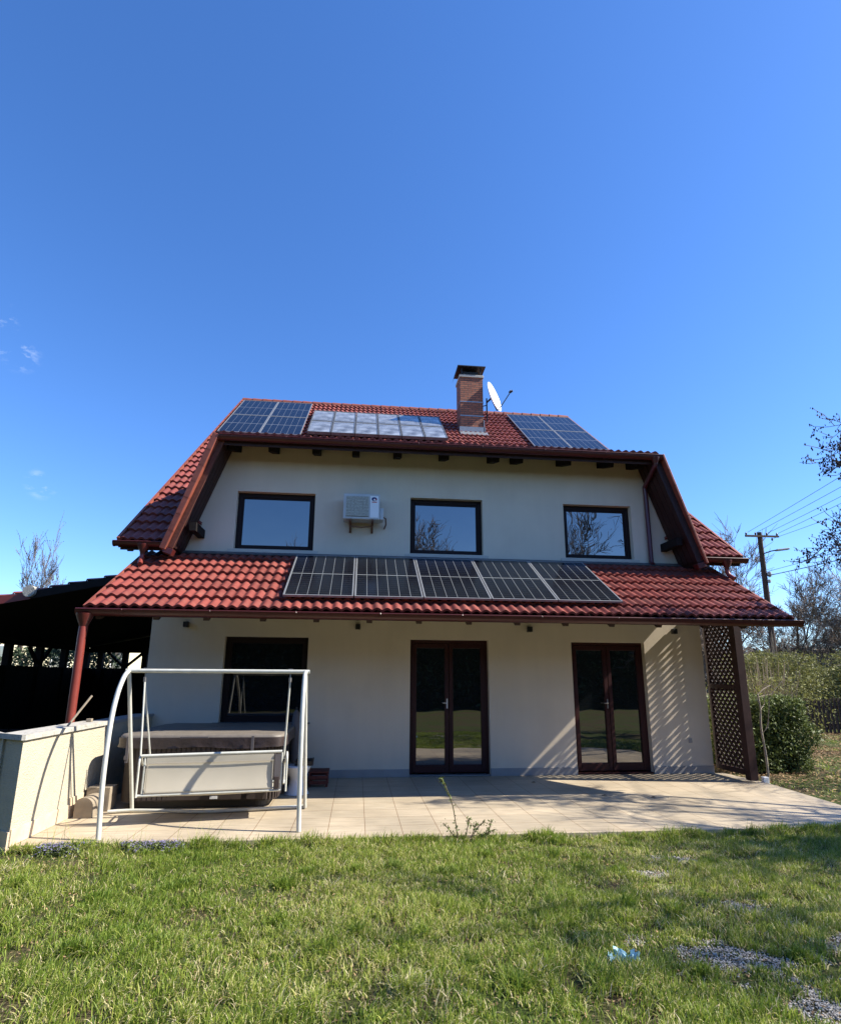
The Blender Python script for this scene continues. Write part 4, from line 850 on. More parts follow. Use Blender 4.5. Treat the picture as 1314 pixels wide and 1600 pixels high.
b_.build('plank_parapet', 'wood_black', CP)

# ================================================================== NEIGHBOUR HOUSE through the carport
NH = thing('neighbour_house', (-22, 34, -.1), 'pale yellow neighbouring house seen through the carport openings', 'house')
b_ = MB(); b_.box(-30, -13.5, 31, 39, -.1, 4.6); b_.build('wall', 'cream_house', NH)
b_ = MB(); b_.prism([(30.4, 4.45), (39.6, 4.45), (35, 6.4)], lambda p, dd: V3((dd, p[0], p[1])), -30.5, -13); b_.build('roof', 'grey_roof', NH)
for x in (-27.5, -23.6, -19.5, -16):
    b_ = MB(); b_.box(x, x+1.2, 30.93, 31.02, 2.2, 3.7); wn = b_.build('window', 'white', NH); b_ = MB(); b_.box(x+.08, x+1.12, 30.91, 30.929, 2.28, 3.62); b_.build('pane', 'glass', wn)

NH.rotation_euler.z = .9
# ================================================================== TREES
def bare_tree(seed, height, spread=1.0, trunk_r=.16, levels=5, lean=(0, 0), buds=False, up=.25, first=.28, nb=(3, 4), minr=.006, ratio=.66, ang=(22, 48), droop=0.0, ntw=1, limbs=()):
    rd = random.Random(seed); T = MB(); C = MB(); B = MB()
    def grow(p, d, L, r, lv):
        n = 4 if lv < 3 else 3; pts = [p]; q = p.copy(); dd = d.copy(); rs = [r]
        for k in range(n):
            dd = (dd + V3((rd.gauss(0, .10), rd.gauss(0, .10), rd.gauss(0, .07) + up*.12 - droop*.1*(lv > 1)))).normalized(); q = q + dd*(L/n); pts.append(q.copy()); rs.append(r*(1-.42*(k+1)/n))
        (T if lv <= 1 else C).tube(pts, rs, 8 if lv == 0 else (6 if lv == 1 else (4 if lv == 2 else 3)), cap=False, tv=rd.random())
        if lv >= levels:
            if buds:
                for _ in range(3):
                    k = rd.randint(1, n); c = pts[k] + V3((rd.gauss(0, .02), rd.gauss(0, .02), rd.gauss(0, .02))); s_ = rd.uniform(.011, .022)
                    B.tube([c - V3((0, 0, s_)), c, c + V3((rd.gauss(0, .01), 0, s_))], [s_*.35, s_*.8, s_*.2], 4)
            return
        nbr = rd.randint(*nb) + (1 if lv == 0 else 0) + (ntw if lv >= 2 else 0)
        for b in range(nbr):
            f = 1.0 if b == 0 else rd.uniform(first if lv == 0 else .25, .97); idx = min(int(f*n), n-1); fr_ = f*n-idx; bp = pts[idx].lerp(pts[idx+1], fr_); br = rs[idx]*(1-fr_)+rs[idx+1]*fr_
            a = R_(rd.uniform(*ang)) * (.45 if b == 0 else 1); az = rd.uniform(0, 2*math.pi)
            e1 = dd.orthogonal().normalized(); e2 = dd.cross(e1); nd = (dd*math.cos(a) + (e1*math.cos(az) + e2*math.sin(az))*math.sin(a)*spread).normalized()
            nd = (nd + V3((0, 0, up*.5 - droop*.3))).normalized()
            grow(bp, nd, L*ratio*rd.uniform(.75, 1.15)*(1.12 if b == 0 else .95), max(br*(.72 if b == 0 else .55), minr), lv+1)
    grow(V3((0, 0, 0)), V3((lean[0], lean[1], 1)).normalized(), height*.36, trunk_r, 0)
    for (pts, r, ns) in limbs:
        pts = [V3(p) for p in pts]; k = len(pts); T.tube(pts, [r*(1-.75*i/(k-1)) for i in range(k)], 6, cap=False)
        for i in range(ns):
            f = 1 - .55*(i/ns)**1.0; f = f*(k-1); j = min(int(f), k-2); bp = pts[j].lerp(pts[j+1], f-j); dd = (pts[j+1]-pts[j]).normalized()
            nd = (dd + V3((rd.gauss(0, .75), rd.gauss(0, .75), rd.gauss(.12, .6)))).normalized(); grow(bp, nd, rd.uniform(.26, .46), .008, levels-2)
    return T, C, B
def plant_tree(name, T, C, B, loc, label, cat, group=None, bark='bark', twig='twig', rz=0, sc=1.0):
    o = bpy.data.objects.new(name, None); COL.objects.link(o); o.location = loc; o.rotation_euler = (0, 0, rz); o.scale = (sc, sc, sc); tag(o, label, cat, group)
    T.build('trunk', bark, o, local=True, smooth='all'); C.build('crown', twig, o, local=True)
    if B is not None and B.v: B.build('buds', 'bud', o, local=True)
    return o
gT = 'bare trees beyond the garden on the right'
A1 = plant_tree('bare_tree', *bare_tree(21, 12.5, 1.1, .20, 5, minr=.017, nb=(4, 5), first=.22), (26.0, 27, -.1), 'tall bare tree just right of the porch roof end, left of the utility pole', 'tree', gT)
A2 = plant_tree('bare_tree', *bare_tree(33, 13.0, 1.25, .20, 5, minr=.017, nb=(4, 5), first=.2), (35.0, 32, -.1), 'broad bare tree standing right behind the utility pole', 'tree', gT)
A3 = plant_tree('bare_tree', *bare_tree(47, 12, 1.3, .17, 5, minr=.016, nb=(4, 5), first=.2), (38, 28, -.1), 'pale bare tree at the right edge of the picture beyond the fence', 'tree', gT, twig='twig_pale')
more = [(A1, 30.5, 38, 1.1, 1.1, 'bare tree far behind the gap between utility pole and porch roof'), (A2, 45, 44, 2.3, 1.2, 'far bare tree to the right of the utility pole'), (A3, 33, 40, .6, 1.2, 'pale far bare tree behind the olive shrub'),
        (A1, 50, 42, 3.0, 1.1, 'far bare tree at the right picture edge'), (A3, 23, 30, 4.0, .95, 'pale bare tree showing through the lattice screen'), (A2, 29, 33, 5.0, .9, 'low bare tree beside the foot of the utility pole'), (A3, 39, 50, 2.0, 1.3, 'farthest pale bare tree above the hedges')]
for (src, x, y, rz, sc, lab) in more:
    c = copy_tree(src); c.location = (x, y, -.1); c.rotation_euler = (0, 0, rz); c.scale = (sc, sc, sc); c['label'] = lab
plant_tree('bare_tree', *bare_tree(5, 9.9, .8, .14, 5, up=.5, minr=.010, buds=True, nb=(3, 4), ang=(18, 36)), (-17.3, 22.6, -.1), 'bare budding tree rising above the carport roof on the left', 'tree')
c = plant_tree('bare_tree', *bare_tree(9, 8, .9, .12, 4, up=.4, minr=.010), (-16.0, 27, -.1), 'low bare tree top just showing above the carport roof', 'tree')
# the big tree by the right edge, its twigs hang into the picture and shade the lawn
OT = plant_tree('budding_tree', *bare_tree(64, 10.5, 1.25, .22, 5, buds=True, up=.02, first=.30, nb=(3, 4), minr=.0065, ang=(30, 62), ratio=.68, ntw=1, limbs=[([(0, 0, 3.2), (-1.8, .9, 4.4), (-3.4, 1.8, 5.1), (-4.6, 2.2, 5.35), (-5.5, 2.25, 5.38)], .055, 22), ([(0, 0, 3.4), (-1.6, 1.0, 5.0), (-3.2, 2.0, 6.0), (-4.9, 2.3, 6.15)], .05, 12), ([(0, 0, 2.6), (-2.0, 1.2, 3.6), (-3.8, 2.4, 4.2), (-4.7, 2.65, 4.25), (-5.3, 2.7, 4.08)], .055, 15), ([(-3.4, 2.1, 3.9), (-4.0, 2.6, 4.6), (-4.4, 2.8, 4.65)], .025, 5)]), (13.3, -5.2, -.1), 'large budding tree whose twigs hang into the upper right edge', 'tree')
plant_tree('bare_tree', *bare_tree(91, 8.5, 1.3, .20, 5, minr=.011, nb=(4, 5), first=.25, ang=(28, 58)), (10.6, -7.9, -.1), 'bare tree outside the picture that throws branch shadows over the lawn', 'tree')
plant_tree('bare_tree', *bare_tree(92, 8.0, 1.3, .20, 5, minr=.011, nb=(4, 5), first=.25, ang=(28, 58)), (12.6, -6.2, -.1), 'second bare tree outside the picture to the right of the lawn', 'tree')
# sapling beside the lattice
sp_T = MB(); sp_T.tube(smoothpts([(0, 0, 0), (.015, .01, .5), (-.02, 0, 1.0), (.02, .01, 1.35), (-.01, 0, 1.6)]), [.022]*8+[.018]*8+[.014]*9, 8)
sp_C = MB(); sp_C.tube(smoothpts([(-.01, 0, 1.58), (.12, .02, 1.68), (.30, .04, 1.76)]), .010, 6); sp_C.tube(smoothpts([(.22, .03, 1.72), (.25, .05, 1.5), (.18, .06, 1.1), (.10, .05, .95)]), .007, 5); sp_C.tube([(-.01, 0, 1.45), (-.10, .02, 1.65), (-.06, .03, 1.8)], .007, 5); sp_C.tube([(.0, 0, 1.55), (.35, .1, 1.60), (.62, .12, 1.85)], .006, 5); sp_C.tube([(.0, 0, 1.3), (.18, .1, 1.42), (.22, .12, 1.7)], .006, 5); sp_C.tube([(0, 0, .9), (.1, -.04, 1.02), (.12, -.06, 1.2)], .005, 5)
plant_tree('sapling', sp_T, sp_C, None, (7.50, -.72, -.1), 'thin bare sapling with pale bark in front of the clipped hedge', 'sapling', bark='bark_pale', twig='bark_pale')

# leafy clumps
def leaves(fn, n, size, seed, tv=(0, 1), flat=.0):
    rd = np.random.default_rng(seed); P = fn(rd, n); n = len(P)
    a = rd.normal(size=(n, 3)); a /= np.linalg.norm(a, axis=1)[:, None]; b = rd.normal(size=(n, 3)); b -= (b*a).sum(1)[:, None]*a; b /= np.linalg.norm(b, axis=1)[:, None]
    s = size*rd.uniform(.6, 1.4, (n, 1)); V = np.empty((n, 4, 3)); V[:, 0] = P-a*s; V[:, 1] = P-b*s*.42; V[:, 2] = P+a*s; V[:, 3] = P+b*s*.42
    return V.reshape(-1, 3), np.arange(n*4).reshape(-1, 4), np.repeat(rd.uniform(*tv, n), 4)
def npmesh(name, V, F, tv, m, parent=None, loc=None):
    me = bpy.data.meshes.new(name); n = len(V); k = F.shape[1]
    me.vertices.add(n); me.vertices.foreach_set('co', np.asarray(V, dtype=np.float32).ravel()); me.loops.add(F.size); me.loops.foreach_set('vertex_index', F.ravel().astype(np.int32)); me.polygons.add(len(F)); me.polygons.foreach_set('loop_start', (np.arange(len(F))*k).astype(np.int32)); me.polygons.foreach_set('loop_total', np.full(len(F), k, dtype=np.int32)) if False else None
    me.update(calc_edges=True)
    a = me.attributes.new('tv', 'FLOAT', 'POINT'); a.data.foreach_set('value', np.asarray(tv, dtype=np.float32)); me.materials.append(M[m])
    o = bpy.data.objects.new(name, me); COL.objects.link(o); o.parent = parent
    if loc is not None: o.location = loc
    return o
def box_shell(x, y, z, r=.16, thick=.22, lump=.10):
    def f(rd, n):
        c = rd.integers(0, 5, n); u = rd.uniform(-1, 1, (n, 3)); 
        u[c == 0, 0] = -1; u[c == 1, 0] = 1; u[c == 2, 1] = -1; u[c == 3, 1] = 1; u[c == 4, 2] = 1
        L = np.linalg.norm(np.abs(u)**4, axis=1)**.25; u = u/np.maximum(L, 1)[:, None]
        dpt = 1 - np.abs(rd.normal(0, thick, n))*.6; w_ = 1 + lump*np.sin(u[:, 0]*7+1)*np.sin(u[:, 1]*6)*np.cos(u[:, 2]*5) + rd.normal(0, .03, n)
        return np.stack([u[:, 0]*x*dpt*w_, u[:, 1]*y*dpt*w_, z + u[:, 2]*z*dpt*w_], 1)
    return f
def shrub(name, x, y, z, n, size, seed, m, loc, label, cat, group=None, twigs=0, core=0, lump=.10, thick=.22):
    o = bpy.data.objects.new(name, None); COL.objects.link(o); o.location = loc; tag(o, label, cat, group)
    V, F, t = leaves(box_shell(x, y, z, lump=lump, thick=thick), n, size, seed); npmesh('foliage', V, F, t, m, o)
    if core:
        cr = MB(); cr.prism(rrect(-x*core, x*core, -y*core, y*core, min(x, y)*.35), lambda p, dd: V3((p[0], p[1], dd)), 0, 2*z*core); cr.build('opaque_core', 'core', o, local=True)  # solid dark block added inside so no light shows through the leaves
    st = MB(); rd = random.Random(seed)
    for k in range(12 + twigs):
        a = rd.uniform(0, 6.28); rr = rd.uniform(.1, .85); e = V3((x*rr*math.cos(a), y*rr*math.sin(a), z*2*rd.uniform(.8, 1.0 if k < 12 else 1.3))); b0 = V3((e.x*.35, e.y*.35, 0)); st.tube([b0, b0.lerp(e, .5)+V3((rd.gauss(0, .05), rd.gauss(0, .05), 0)), e], [.014, .010, .005], 5)
    st.build('stems', 'bark_pale' if twigs else 'bark', o, local=True)
    return o
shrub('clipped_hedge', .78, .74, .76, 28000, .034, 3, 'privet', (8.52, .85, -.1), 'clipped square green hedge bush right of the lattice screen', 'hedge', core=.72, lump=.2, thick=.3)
for (x_, y_, a_, z_, sd_, lab_) in ((16.0, 10.2, 1.5, 1.45, 4, 'olive green shrub behind the left end of the picket fence'), (18.4, 10.9, 1.7, 1.2, 14, 'yellowish olive shrub behind the middle of the picket fence'), (21.0, 10.6, 1.8, 1.5, 15, 'tallest olive shrub at the right edge behind the picket fence')):
    shrub('olive_shrub', a_, 1.2, z_, 13000, .05, sd_, 'olive', (x_, y_, -.1), lab_, 'shrub', 'olive shrubs behind the picket fence', twigs=45, lump=.28, thick=.45)
shrub('twiggy_shrub', 1.3, 1.0, 1.0, 3000, .045, 5, 'olive', (12.2, 5.4, -.1), 'loose twiggy shrub behind the clipped hedge bush', 'shrub', twigs=80, lump=.3, thick=.5)
shrub('evergreen_bush', 1.7, 1.5, 1.45, 9000, .07, 6, 'evergreen', (-11.5, 13.2, -.1), 'dark green bush seen through the left carport opening', 'bush')
def cone(r, h, z0=.3):
    def f(rd, n):
        v = rd.uniform(0, 1, n)**1.4; a = rd.uniform(0, 2*np.pi, n); lay = (np.mod(v*9, 1)); rr = r*(1-v)*(1-.35*lay)*np.sqrt(rd.uniform(.25, 1, n)); return np.stack([rr*np.cos(a), rr*np.sin(a), z0 + v*h - rr*.18], 1)
    return f
def conifer(r, h, n, size, seed, loc, label, group=None, m='evergreen'):
    o = bpy.data.objects.new('conifer', None); COL.objects.link(o); o.location = loc; tag(o, label, 'tree', group)
    V, F, t = leaves(cone(r, h), n, size, seed); npmesh('crown', V, F, t, m, o); st = MB(); st.tube([(0, 0, 0), (0, 0, h*.95)], [.14, .02], 8, cap=False); st.build('trunk', 'bark', o, local=True); return o
conifer(1.5, 7.3, 9000, .09, 8, (-18.9, 20.5, -.1), 'dark conifer tip at the left picture edge above the carport')
# trees behind the camera: they show in the window glass
shrub('tall_hedge', 32, 1.6, 3.2, 70000, .17, 70, 'evergreen', (2, -25, -.1), 'tall dark hedge across the garden, mirrored in the door glass', 'hedge', core=.9)
shrub('tall_hedge', 1.6, 12, 2.6, 22000, .22, 71, 'evergreen', (-17, -13, -.1), 'unseen tall dark hedge added on the left to cut the sky light', 'hedge', core=.88)  # added hedge, shuts off low sky light from facade and terrace
for i, (src, x, y, sc, lab) in enumerate([(A2, 6.6, -33, 1.5, 'bare tree mirrored in the middle upper window'), (A1, 17.2, -32, 1.25, 'bare tree mirrored in the right upper window'), (A1, -4.5, -34, .95, 'low bare tree mirrored at the bottom of the left upper window'), (A2, 21.5, -33, 1.2, 'bare tree mirrored at the right side of the right upper window')]):
    c = copy_tree(src); c.location = (x, y, -.1); c.scale = (sc,)*3; c.rotation_euler = (0, 0, i*1.7); c['label'] = lab; c['group'] = 'bare trees across the garden'
V, F, t = leaves(box_shell(95, 6, 3.4, thick=.5, lump=.25), 60000, .42, 81); tag(npmesh('distant_woods', V, F, t, 'woods', None, (15, 72, -.6)), 'grey brown band of leafless woods along the horizon', 'woods', kind='stuff')
# picket fence
PF = thing('picket_fence', (16, 8, -.1), 'dark weathered picket fence beyond the clipped hedge on the right', 'fence')
b_ = MB(); b2 = MB(); rd = random.Random(2)
for k in range(60):
    x = 14.6 + k*.135; y = 8.35 - k*.02; h = 1.12 + rd.uniform(-.04, .04); b_.box(x, x+.10, y, y+.02, -.1, h)
b_.build('pickets', 'fence', PF)
b2.bar((14.6, 8.40, .25), (22.7, 7.2, .25), .05, .09); b2.bar((14.6, 8.40, .85), (22.7, 7.2, .85), .05, .09); b2.build('rails', 'fence', PF)
for k in range(4):
    b_ = MB(); x = 14.8+k*2.5; y = 8.42-(x-14.6)/.135*.02; b_.box(x, x+.1, y, y+.1, -.1, 1.1); b_.build('post', 'fence', PF)

# ================================================================== UTILITY POLE
UP = thing('utility_pole', (23.72, 20, -.1), 'wooden utility pole with crossarm and street lamp beyond the hedge', 'utility pole')
b_ = MB(); b_.tube([(23.72, 20, -.1), (23.76, 20, 5), (23.82, 20, 10.42)], [.19, .17, .13], 14); b_.build('pole_shaft', 'pole', UP, smooth=True)
b_ = MB(); b_.bar((22.72, 19.75, 10.12), (25.08, 20.05, 10.22), .09, .11); b_.build('crossarm', 'pole', UP)
ins = [V3((22.78, 19.76, 10.28)), V3((23.45, 19.85, 10.33)), V3((24.25, 19.95, 10.36)), V3((24.98, 20.04, 10.38)), V3((24.6, 20, 10.05))]
for p in ins:
    b_ = MB(); b_.lathe((p.x, p.y, p.z), [(.015, -.12), (.05, -.09), (.055, -.02), (.03, .05), (.001, .07)], 10); b_.build('insulator', 'glassins', UP, smooth=True)
b_ = MB(); b_.tube([(23.80, 19.9, 9.08), (24.2, 19.7, 9.22), (24.5, 19.6, 9.27)], .035, 8); b_.build('lamp_arm', 'glassins', UP, smooth=True)
b_ = MB(); b_.obox(V3((24.45, 19.6, 9.25)), V3((.98, -.1, .12)).normalized(), V3((0, 1, 0)), V3((-.12, 0, .99)).normalized(), 0, .75, -.12, .12, -.05, .06); b_.build('lamp_head', 'plinth_grey', UP, bevel=.03)
b_ = MB(); b_.lathe((23.98, 19.82, 7.75), [(.001, .25), (.10, .22), (.12, .05), (.08, -.05), (.001, -.1)], 12); b_.lathe((23.9, 19.8, 7.35), [(.001, .2), (.09, .15), (.09, 0), (.001, -.05)], 12); b_.build('junction_box', 'plinth_grey', UP, smooth=True)
def wire(a, b, sag, label, r=.011, m='wire'):
    a = V3(a); b = V3(b); mb = MB(); pts = [a.lerp(b, k/24) - V3((0, 0, sag*4*(k/24)*(1-k/24))) for k in range(25)]; mb.v = []; off = a
    mb.tube([p-off for p in pts], r, 5); o = mb.build('overhead_wire', m, None, local=True, smooth='all'); o.location = off; tag(o, label, 'wire', 'overhead wires at the utility pole')
ends = [(20.123, 9.839), (21.253, 11.109), (22.36, 12.354), (23.247, 13.351), (24.764, 15.056)]
wl_ = ['topmost overhead wire running from the crossarm to the right edge', 'second overhead wire from the top', 'third overhead wire from the top', 'fourth overhead wire from the top', 'lowest of the five crossarm wires']
for p, e, lab in zip(ins, ends, wl_):
    d_ = (V3((e[0], e[1], 10.3)) - p); wire(p, p + d_*3.2, .12, lab)
wire((23.85, 19.9, 7.75), V3((23.85, 19.9, 7.75)) + (V3((24.71, 15.445, 8.05))-V3((23.85, 19.9, 7.75)))*4, .25, 'thick black cable leaving the pole below the street lamp', .022)
wire((23.85, 19.9, 8.0), V3((23.85, 19.9, 8.0)) + (V3((23.142, 13.683, 8.1))-V3((23.85, 19.9, 8.0)))*3.2, .25, 'thin cable just above the thick black cable', .012)

# ================================================================== GRASS AND GROUND COVER
def vnoise(x, y, s, seed):
    r = np.random.default_rng(seed).uniform(0, 1, (64, 64)); X_ = x/s + 1000; Y_ = y/s + 1000; i = np.floor(X_).astype(int); j = np.floor(Y_).astype(int); fx2 = X_-i; fy2 = Y_-j; fx2 = fx2*fx2*(3-2*fx2); fy2 = fy2*fy2*(3-2*fy2)
    g_ = lambda a, b: r[a % 64, b % 64]
    return (g_(i, j)*(1-fx2)+g_(i+1, j)*fx2)*(1-fy2) + (g_(i, j+1)*(1-fx2)+g_(i+1, j+1)*fx2)*fy2
GP = [(2.55, -7.0, .42, .20), (2.75, -7.75, .38, .24), (3.55, -6.95, .36, .22), (2.0, -8.1, .3, .2), (3.2, -6.2, .22, .14), (2.85, -5.35, .22, .10), (3.35, -4.95, .25, .10), (3.45, -7.7, .5, .2), (2.25, -4.35, .5, .08), (4.2, -6.2, .3, .12), (-3.2, -4.35, .7, .2)]
def bare(x, y):
    m_ = np.zeros_like(x)
    for (cx, cy, a, b) in GP: m_ = np.maximum(m_, 1.25 - np.sqrt(((x-cx)/a)**2 + ((y-cy+(x-cx)*.25)/b)**2))
    return np.clip((m_*1.12 + .9*(vnoise(x, y, .12, 77)-.5) + .5*(vnoise(x, y, .05, 78)-.5) + .0)*1.8, 0, 1)
def blades(n, x0, x1, y0, y1, hmin, hmax, seed, dens=None, wid=.0042, yellow=.0, tuft=True):
    rd = np.random.default_rng(seed); x = rd.uniform(x0, x1, n); y = rd.uniform(y0, y1, n)
    if tuft:
        nt_ = n//14; cx = rd.uniform(x0, x1, nt_); cy = rd.uniform(y0, y1, nt_); k = rd.integers(0, nt_, n); pick = rd.uniform(0, 1, n) < .72; x = np.where(pick, cx[k]+rd.normal(0, .022, n), x); y = np.where(pick, cy[k]+rd.normal(0, .022, n), y)
    n1 = .55*vnoise(x, y, .55, 1) + .45*vnoise(x, y, .16, 14); n2 = vnoise(x, y, .17, 2); n3 = vnoise(x, y, 1.6, 3)
    keepp = rd.uniform(0, 1, n) < (.02 + 1.35*n2) * (1 - .97*bare(x, y))
    inb = (y < TY0-.012) | (x > TX1+.15) | (x < -3.95)
    if dens is not None: keepp &= rd.uniform(0, 1, n) < dens(x, y)
    keepp &= inb; x, y, n1, n2, n3 = (q[keepp] for q in (x, y, n1, n2, n3)); n = len(x)
    dry = np.clip(.20 + .62*n3**1.3 + .30*(vnoise(x, y, .3, 9)-.5) + yellow, .04, .9); isd = rd.uniform(0, 1, n) < dry*.62
    tv = np.where(isd, rd.uniform(.64, 1, n), np.clip(rd.normal(.34, .15, n) + .22*(n3-.5), 0, .66))
    h = (hmin + (hmax-hmin)*np.clip(n1*1.1, 0, 1)**1.5) * rd.uniform(.5, 1.25, n) * np.where(isd, .85, 1)
    a = rd.uniform(0, 2*np.pi, n); ln = np.abs(rd.normal(.45, .3, n)) + np.where(isd, .45, 0); dx = np.cos(a)*ln + .12; dy = np.sin(a)*ln
    fa = a + np.pi/2 + rd.normal(0, .7, n); wx = np.cos(fa)*wid*rd.uniform(.6, 1.3, n); wy = np.sin(fa)*wid*rd.uniform(.6, 1.3, n)
    V = np.empty((n, 7, 3)); z0 = -.065
    for (i, f, wf) in ((0, 0, 1), (2, .38, .95), (4, .74, .65)):
        bx = x + dx*h*f**1.9*.95; by = y + dy*h*f**1.9*.95; bz = z0 + h*(f - .22*ln*f*f)
        V[:, i] = np.stack([bx-wx*wf, by-wy*wf, bz], 1); V[:, i+1] = np.stack([bx+wx*wf, by+wy*wf, bz], 1)
    V[:, 6] = np.stack([x+dx*h*.98, y+dy*h*.98, z0+h*(1-.30*ln)], 1)
    b = (np.arange(n)*7)[:, None]; F = np.concatenate([b+np.array([[0, 1, 3]]), b+np.array([[0, 3, 2]]), b+np.array([[2, 3, 5]]), b+np.array([[2, 5, 4]]), b+np.array([[4, 5, 6]])])
    return V.reshape(-1, 3), F, np.repeat(tv, 7)
def addgrass(name, sets, label=None):
    Vs, Fs, Ts = [], [], []; o = 0
    for V, F, t in sets: Vs.append(V); Fs.append(F+o); Ts.append(t); o += len(V)
    ob = npmesh(name, np.concatenate(Vs), np.concatenate(Fs), np.concatenate(Ts), 'grass'); tag(ob, kind='stuff')
    if label: ob['label'] = label; ob['category'] = 'grass'
    return ob
edge = lambda x, y: np.exp(-((y-(TY0-.06))/.09)**2)
sets = [blades(480000, -4.6, 5.6, -8.6, TY0, .035, .125, 1, wid=.0031), blades(40000, 3.5, 8.6, -6.3, -3.2, .04, .10, 2, tuft=True), blades(48000, -3.6, 6.3, TY0-.28, TY0, .07, .18, 3, dens=edge), blades(26000, -7, -3.2, -8.6, -3.4, .04, .11, 4)]
# big tufts
rd_ = np.random.default_rng(5); tx = [(-3.25, -4.75, .16, .17), (-2.95, -5.15, .13, .14), (-3.3, -5.7, .18, .15), (-1.6, -5.4, .10, .10), (1.9, -4.45, .12, .12), (2.2, -5.1, .12, .11), (.55, -7.6, .12, .10), (2.05, -4.12, .10, .13), (-.35, -4.2, .10, .12), (3.6, -4.3, .2, .12), (4.3, -4.8, .2, .13), (1.0, -5.2, .12, .11), (-.9, -7.4, .14, .10), (3.0, -7.1, .12, .12), (2.75, -5.9, .15, .11)]
tx += [(rd_.uniform(-4, 5), rd_.uniform(-8.2, -4.2), rd_.uniform(.06, .15), rd_.uniform(.08, .13)) for _ in range(140)]
for i, (cx, cy, r, h) in enumerate(tx):
    V, F, t = blades(1900, cx-r, cx+r, cy-r, cy+r, h*.6, h*1.05, 60+i, dens=lambda x, y, cx=cx, cy=cy, r=r: np.exp(-((x-cx)**2+(y-cy)**2)/(r*.55)**2), tuft=False); sets.append((V, F, np.clip(t*(.7 if i % 2 else 1.3), 0, 1)))
sets.append(blades(60000, 7.2, 17, -5, 7.5, .02, .09, 7, dens=lambda x, y: .4*(vnoise(x, y, 1.2, 12) > .5), wid=.007, yellow=.1))
addgrass('grass', sets, 'green and straw coloured lawn grass in front of the terrace')
# seed stalks at terrace edge
sets = [blades(260, -3.3, -1.0, -4.25, TY0, .22, .42, 31, tuft=False, wid=.0016, yellow=.8), blades(260, -1, 6, -4.2, TY0, .14, .26, 32, tuft=False, wid=.0018, yellow=.5)]
addgrass('dry_stalks', sets, 'thin straw coloured stalks along the terrace edge')
# fallen leaves, gravel, flowers
def scatter(name, n, fn, size, m, seed, label, cat, lift=.02, oct_=False):
    rd = np.random.default_rng(seed); P = fn(rd, n); V, F, t = leaves(lambda r_, n_: P, len(P), size, seed+1)
    V = V.reshape(-1, 4, 3); c = V.mean(1, keepdims=True); V = c + (V-c)*np.array([1, 1, .35]); ob = npmesh(name, V.reshape(-1, 3), F, t, m); tag(ob, label, cat, kind='stuff'); return ob
def f_leaves(rd, n):
    x = rd.uniform(7.25, 17, n); y = rd.uniform(-4.5, 9, n); k = rd.uniform(0, 1, n) < np.clip(vnoise(x, y, .9, 21)*1.3 - .15, .05, 1); k &= ~((x < TX1+.15) & (y > TY0)); x, y = x[k], y[k]; return np.stack([x, y, -.048 + rd.uniform(0, .03, len(x))], 1)
scatter('fallen_leaves', 60000, f_leaves, .036, 'leaf_brown', 40, 'brown fallen leaves on the ground right of the terrace', 'leaves')
def f_thatch(rd, n):
    x = rd.uniform(-5, 6.5, n); y = rd.uniform(-8.6, TY0-.02, n); return np.stack([x, y, -.052 + rd.uniform(0, .015, n)], 1)
scatter('dry_leaf_litter', 16000, f_thatch, .016, 'leaf_brown', 43, 'small dry leaf litter between the grass blades', 'leaves')
rdg = np.random.default_rng(50); gp = []
for (cx, cy, a, b) in GP[:8]:
    n = int(6500*a*b/.08); u = rdg.uniform(-1.5, 1.5, (n, 2)); x = cx+u[:, 0]*a; yy = cy-(x-cx)*.25+u[:, 1]*b; k_ = rdg.uniform(0, 1, n) < bare(x, yy)*.9; gp.append(np.stack([x[k_], yy[k_], np.full(k_.sum(), -.057)], 1))
gp = np.concatenate(gp); n = len(gp); s = rdg.uniform(.003, .009, (n, 1, 1)); octv = np.array([[1, 0, 0], [0, 1, 0], [-1, 0, 0], [0, -1, 0], [0, 0, .8], [0, 0, -.5]]); octf = np.array([[0, 1, 4], [1, 2, 4], [2, 3, 4], [3, 0, 4], [1, 0, 5], [2, 1, 5], [3, 2, 5], [0, 3, 5]])
V = gp[:, None, :] + (octv[None]*rdg.uniform(.6, 1.4, (n, 6, 1)))*s; F = (np.arange(n)*6)[:, None, None] + octf[None]
tag(npmesh('gravel', V.reshape(-1, 3), F.reshape(-1, 3), np.repeat(rdg.uniform(0, 1, n), 6), 'gravel'), 'pale grey gravel showing through worn lawn at lower right', 'gravel', kind='stuff')
def f_fl(rd, n):
    x = rd.uniform(-3.25, -1.75, n); y = TY0-.04-np.abs(rd.normal(0, .10, n)); k = vnoise(x, y, .16, 90) > .42; x, y = x[k], y[k]; n = len(x); return np.stack([x, y, -.03+rd.uniform(0, .075, n)*1.0], 1)
scatter('spring_flowers', 3400, f_fl, .013, 'flower', 44, 'low purple grey flowers along the terrace edge by the swing', 'flowers')
V, F, t = leaves(lambda r_, n_: f_fl(r_, n_) - np.array([0, 0, .02]), 5000, .018, 46); tag(npmesh('flower_leaves', V, F, t, 'weed'), 'dark leaves between the purple flowers', 'leaves', kind='stuff')

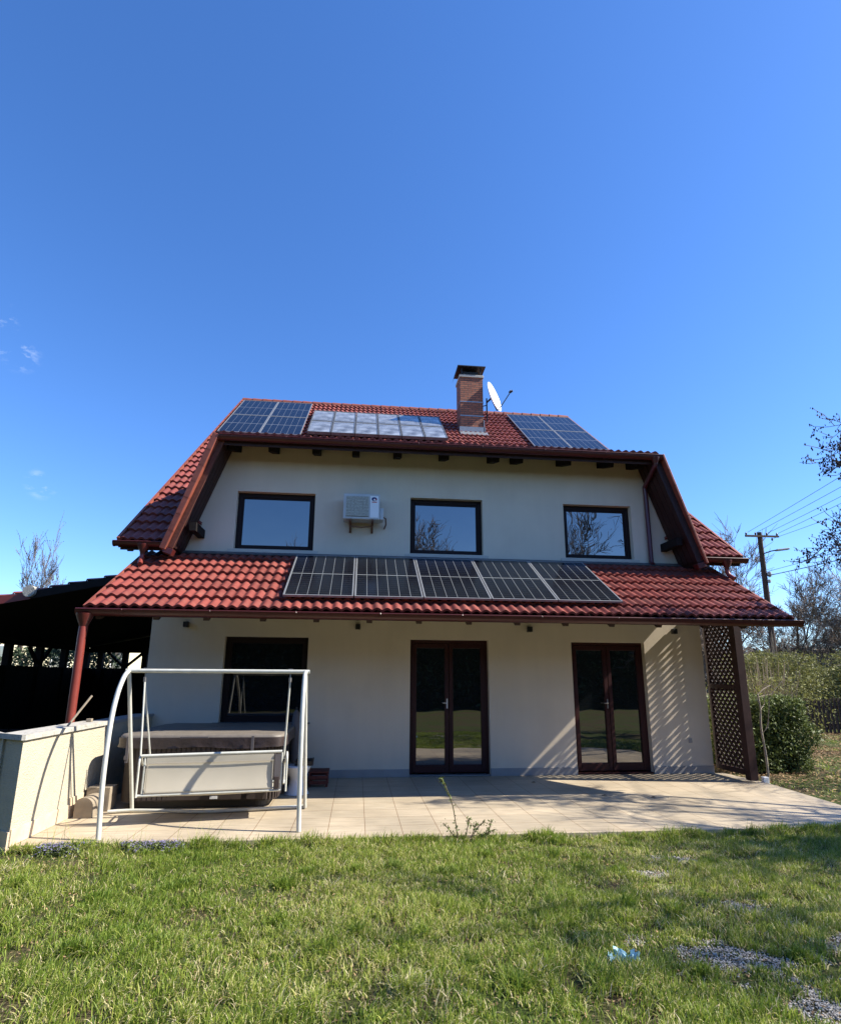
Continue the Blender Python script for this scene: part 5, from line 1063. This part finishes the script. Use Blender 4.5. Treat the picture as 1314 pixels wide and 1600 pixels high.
# weed in front of the terrace
WD = thing('tall_weed', (1.2, -4.12, -.1), 'tall thin weed growing at the lawn edge in front of the middle door', 'weed')
b_ = MB(); main = smoothpts([(1.20, -4.12, -.1), (1.17, -4.12, .12), (1.13, -4.13, .34), (1.06, -4.14, .52), (.99, -4.15, .64)]); b_.tube(main, [.006]*len(main), 5)
side_tips = []
for (a, b, c) in (((1.22, -4.1, -.08), (1.12, -4.12, .05), (1.02, -4.14, .16)), ((1.26, -4.1, -.08), (1.30, -4.1, .08), (1.33, -4.12, .20)), ((1.32, -4.12, -.08), (1.40, -4.12, .08), (1.50, -4.13, .17)), ((1.36, -4.12, -.08), (1.44, -4.12, .0), (1.62, -4.12, .08)), ((1.30, -4.12, -.08), (1.37, -4.12, .06), (1.40, -4.12, .14)), ((1.40, -4.12, -.08), (1.52, -4.12, .02), (1.58, -4.12, .17))):
    q = smoothpts([a, b, c]); b_.tube(q, .005, 5); side_tips += q[-7:]
b_.build('stem', 'weedstem', WD)
pts = []; rd = random.Random(3)
for p in main[5:]:
    for _ in range(3): pts.append(p + V3((rd.gauss(0, .014), rd.gauss(0, .014), rd.gauss(0, .008))))
for p in main[-4:]:
    for _ in range(9): pts.append(p + V3((rd.gauss(0, .016), rd.gauss(0, .016), rd.gauss(0, .02))))
for p in side_tips:
    for _ in range(5): pts.append(p + V3((rd.gauss(0, .018), rd.gauss(0, .018), rd.gauss(0, .015))))
PP = np.array([tuple(p - V3((1.2, -4.12, -.1))) for p in pts]); V, F, t = leaves(lambda a, n: PP, len(PP), .017, 3); npmesh('leaves', V, F, t, 'weed', WD)
# crumpled plastic on lawn
b_ = MB(); rd = random.Random(12); n, m_ = 13, 8
for i in range(n):
    for j in range(m_):
        u, v = i/(n-1), j/(m_-1); b_.v.append((-.09+.18*u+rd.gauss(0, .008), -.055+.11*v+.03*math.sin(u*5)+rd.gauss(0, .008), .03+.030*math.sin(u*9+v*4)+rd.gauss(0, .012)+ (.035 if u > .85 else 0))); b_.tv.append(.5)
for i in range(n-1):
    for j in range(m_-1): q = i*m_+j; b_.f.append((q, q+m_, q+m_+1, q+1)); b_.uv.append([(0, 0)]*4)
o = b_.build('plastic_scrap', 'plastic_blue', None, local=True, smooth=False); o.location = (1.79, -6.98, -.06); tag(o, 'crumpled pale blue plastic scrap lying on the lawn', 'litter')
# a few fallen scraps on the terrace
for (x, y, lab) in ((3.86, -1.95, 'small dark leaf on the terrace in front of the right door, nearest the shadow tip'), (4.55, -2.15, 'dark crumpled leaf on the terrace right of the shadow tip'), (3.1, -.75, 'dark leaf on the shaded terrace between the doors')):
    b_ = MB(); b_.poly([(-.05, 0, .002), (0, -.022, .012), (.05, .0, .004), (.01, .022, .016)]); o = b_.build('dead_leaf', 'bark', None, local=True); o.location = (x, y, .003); tag(o, lab, 'leaf', 'dead leaves on the terrace')
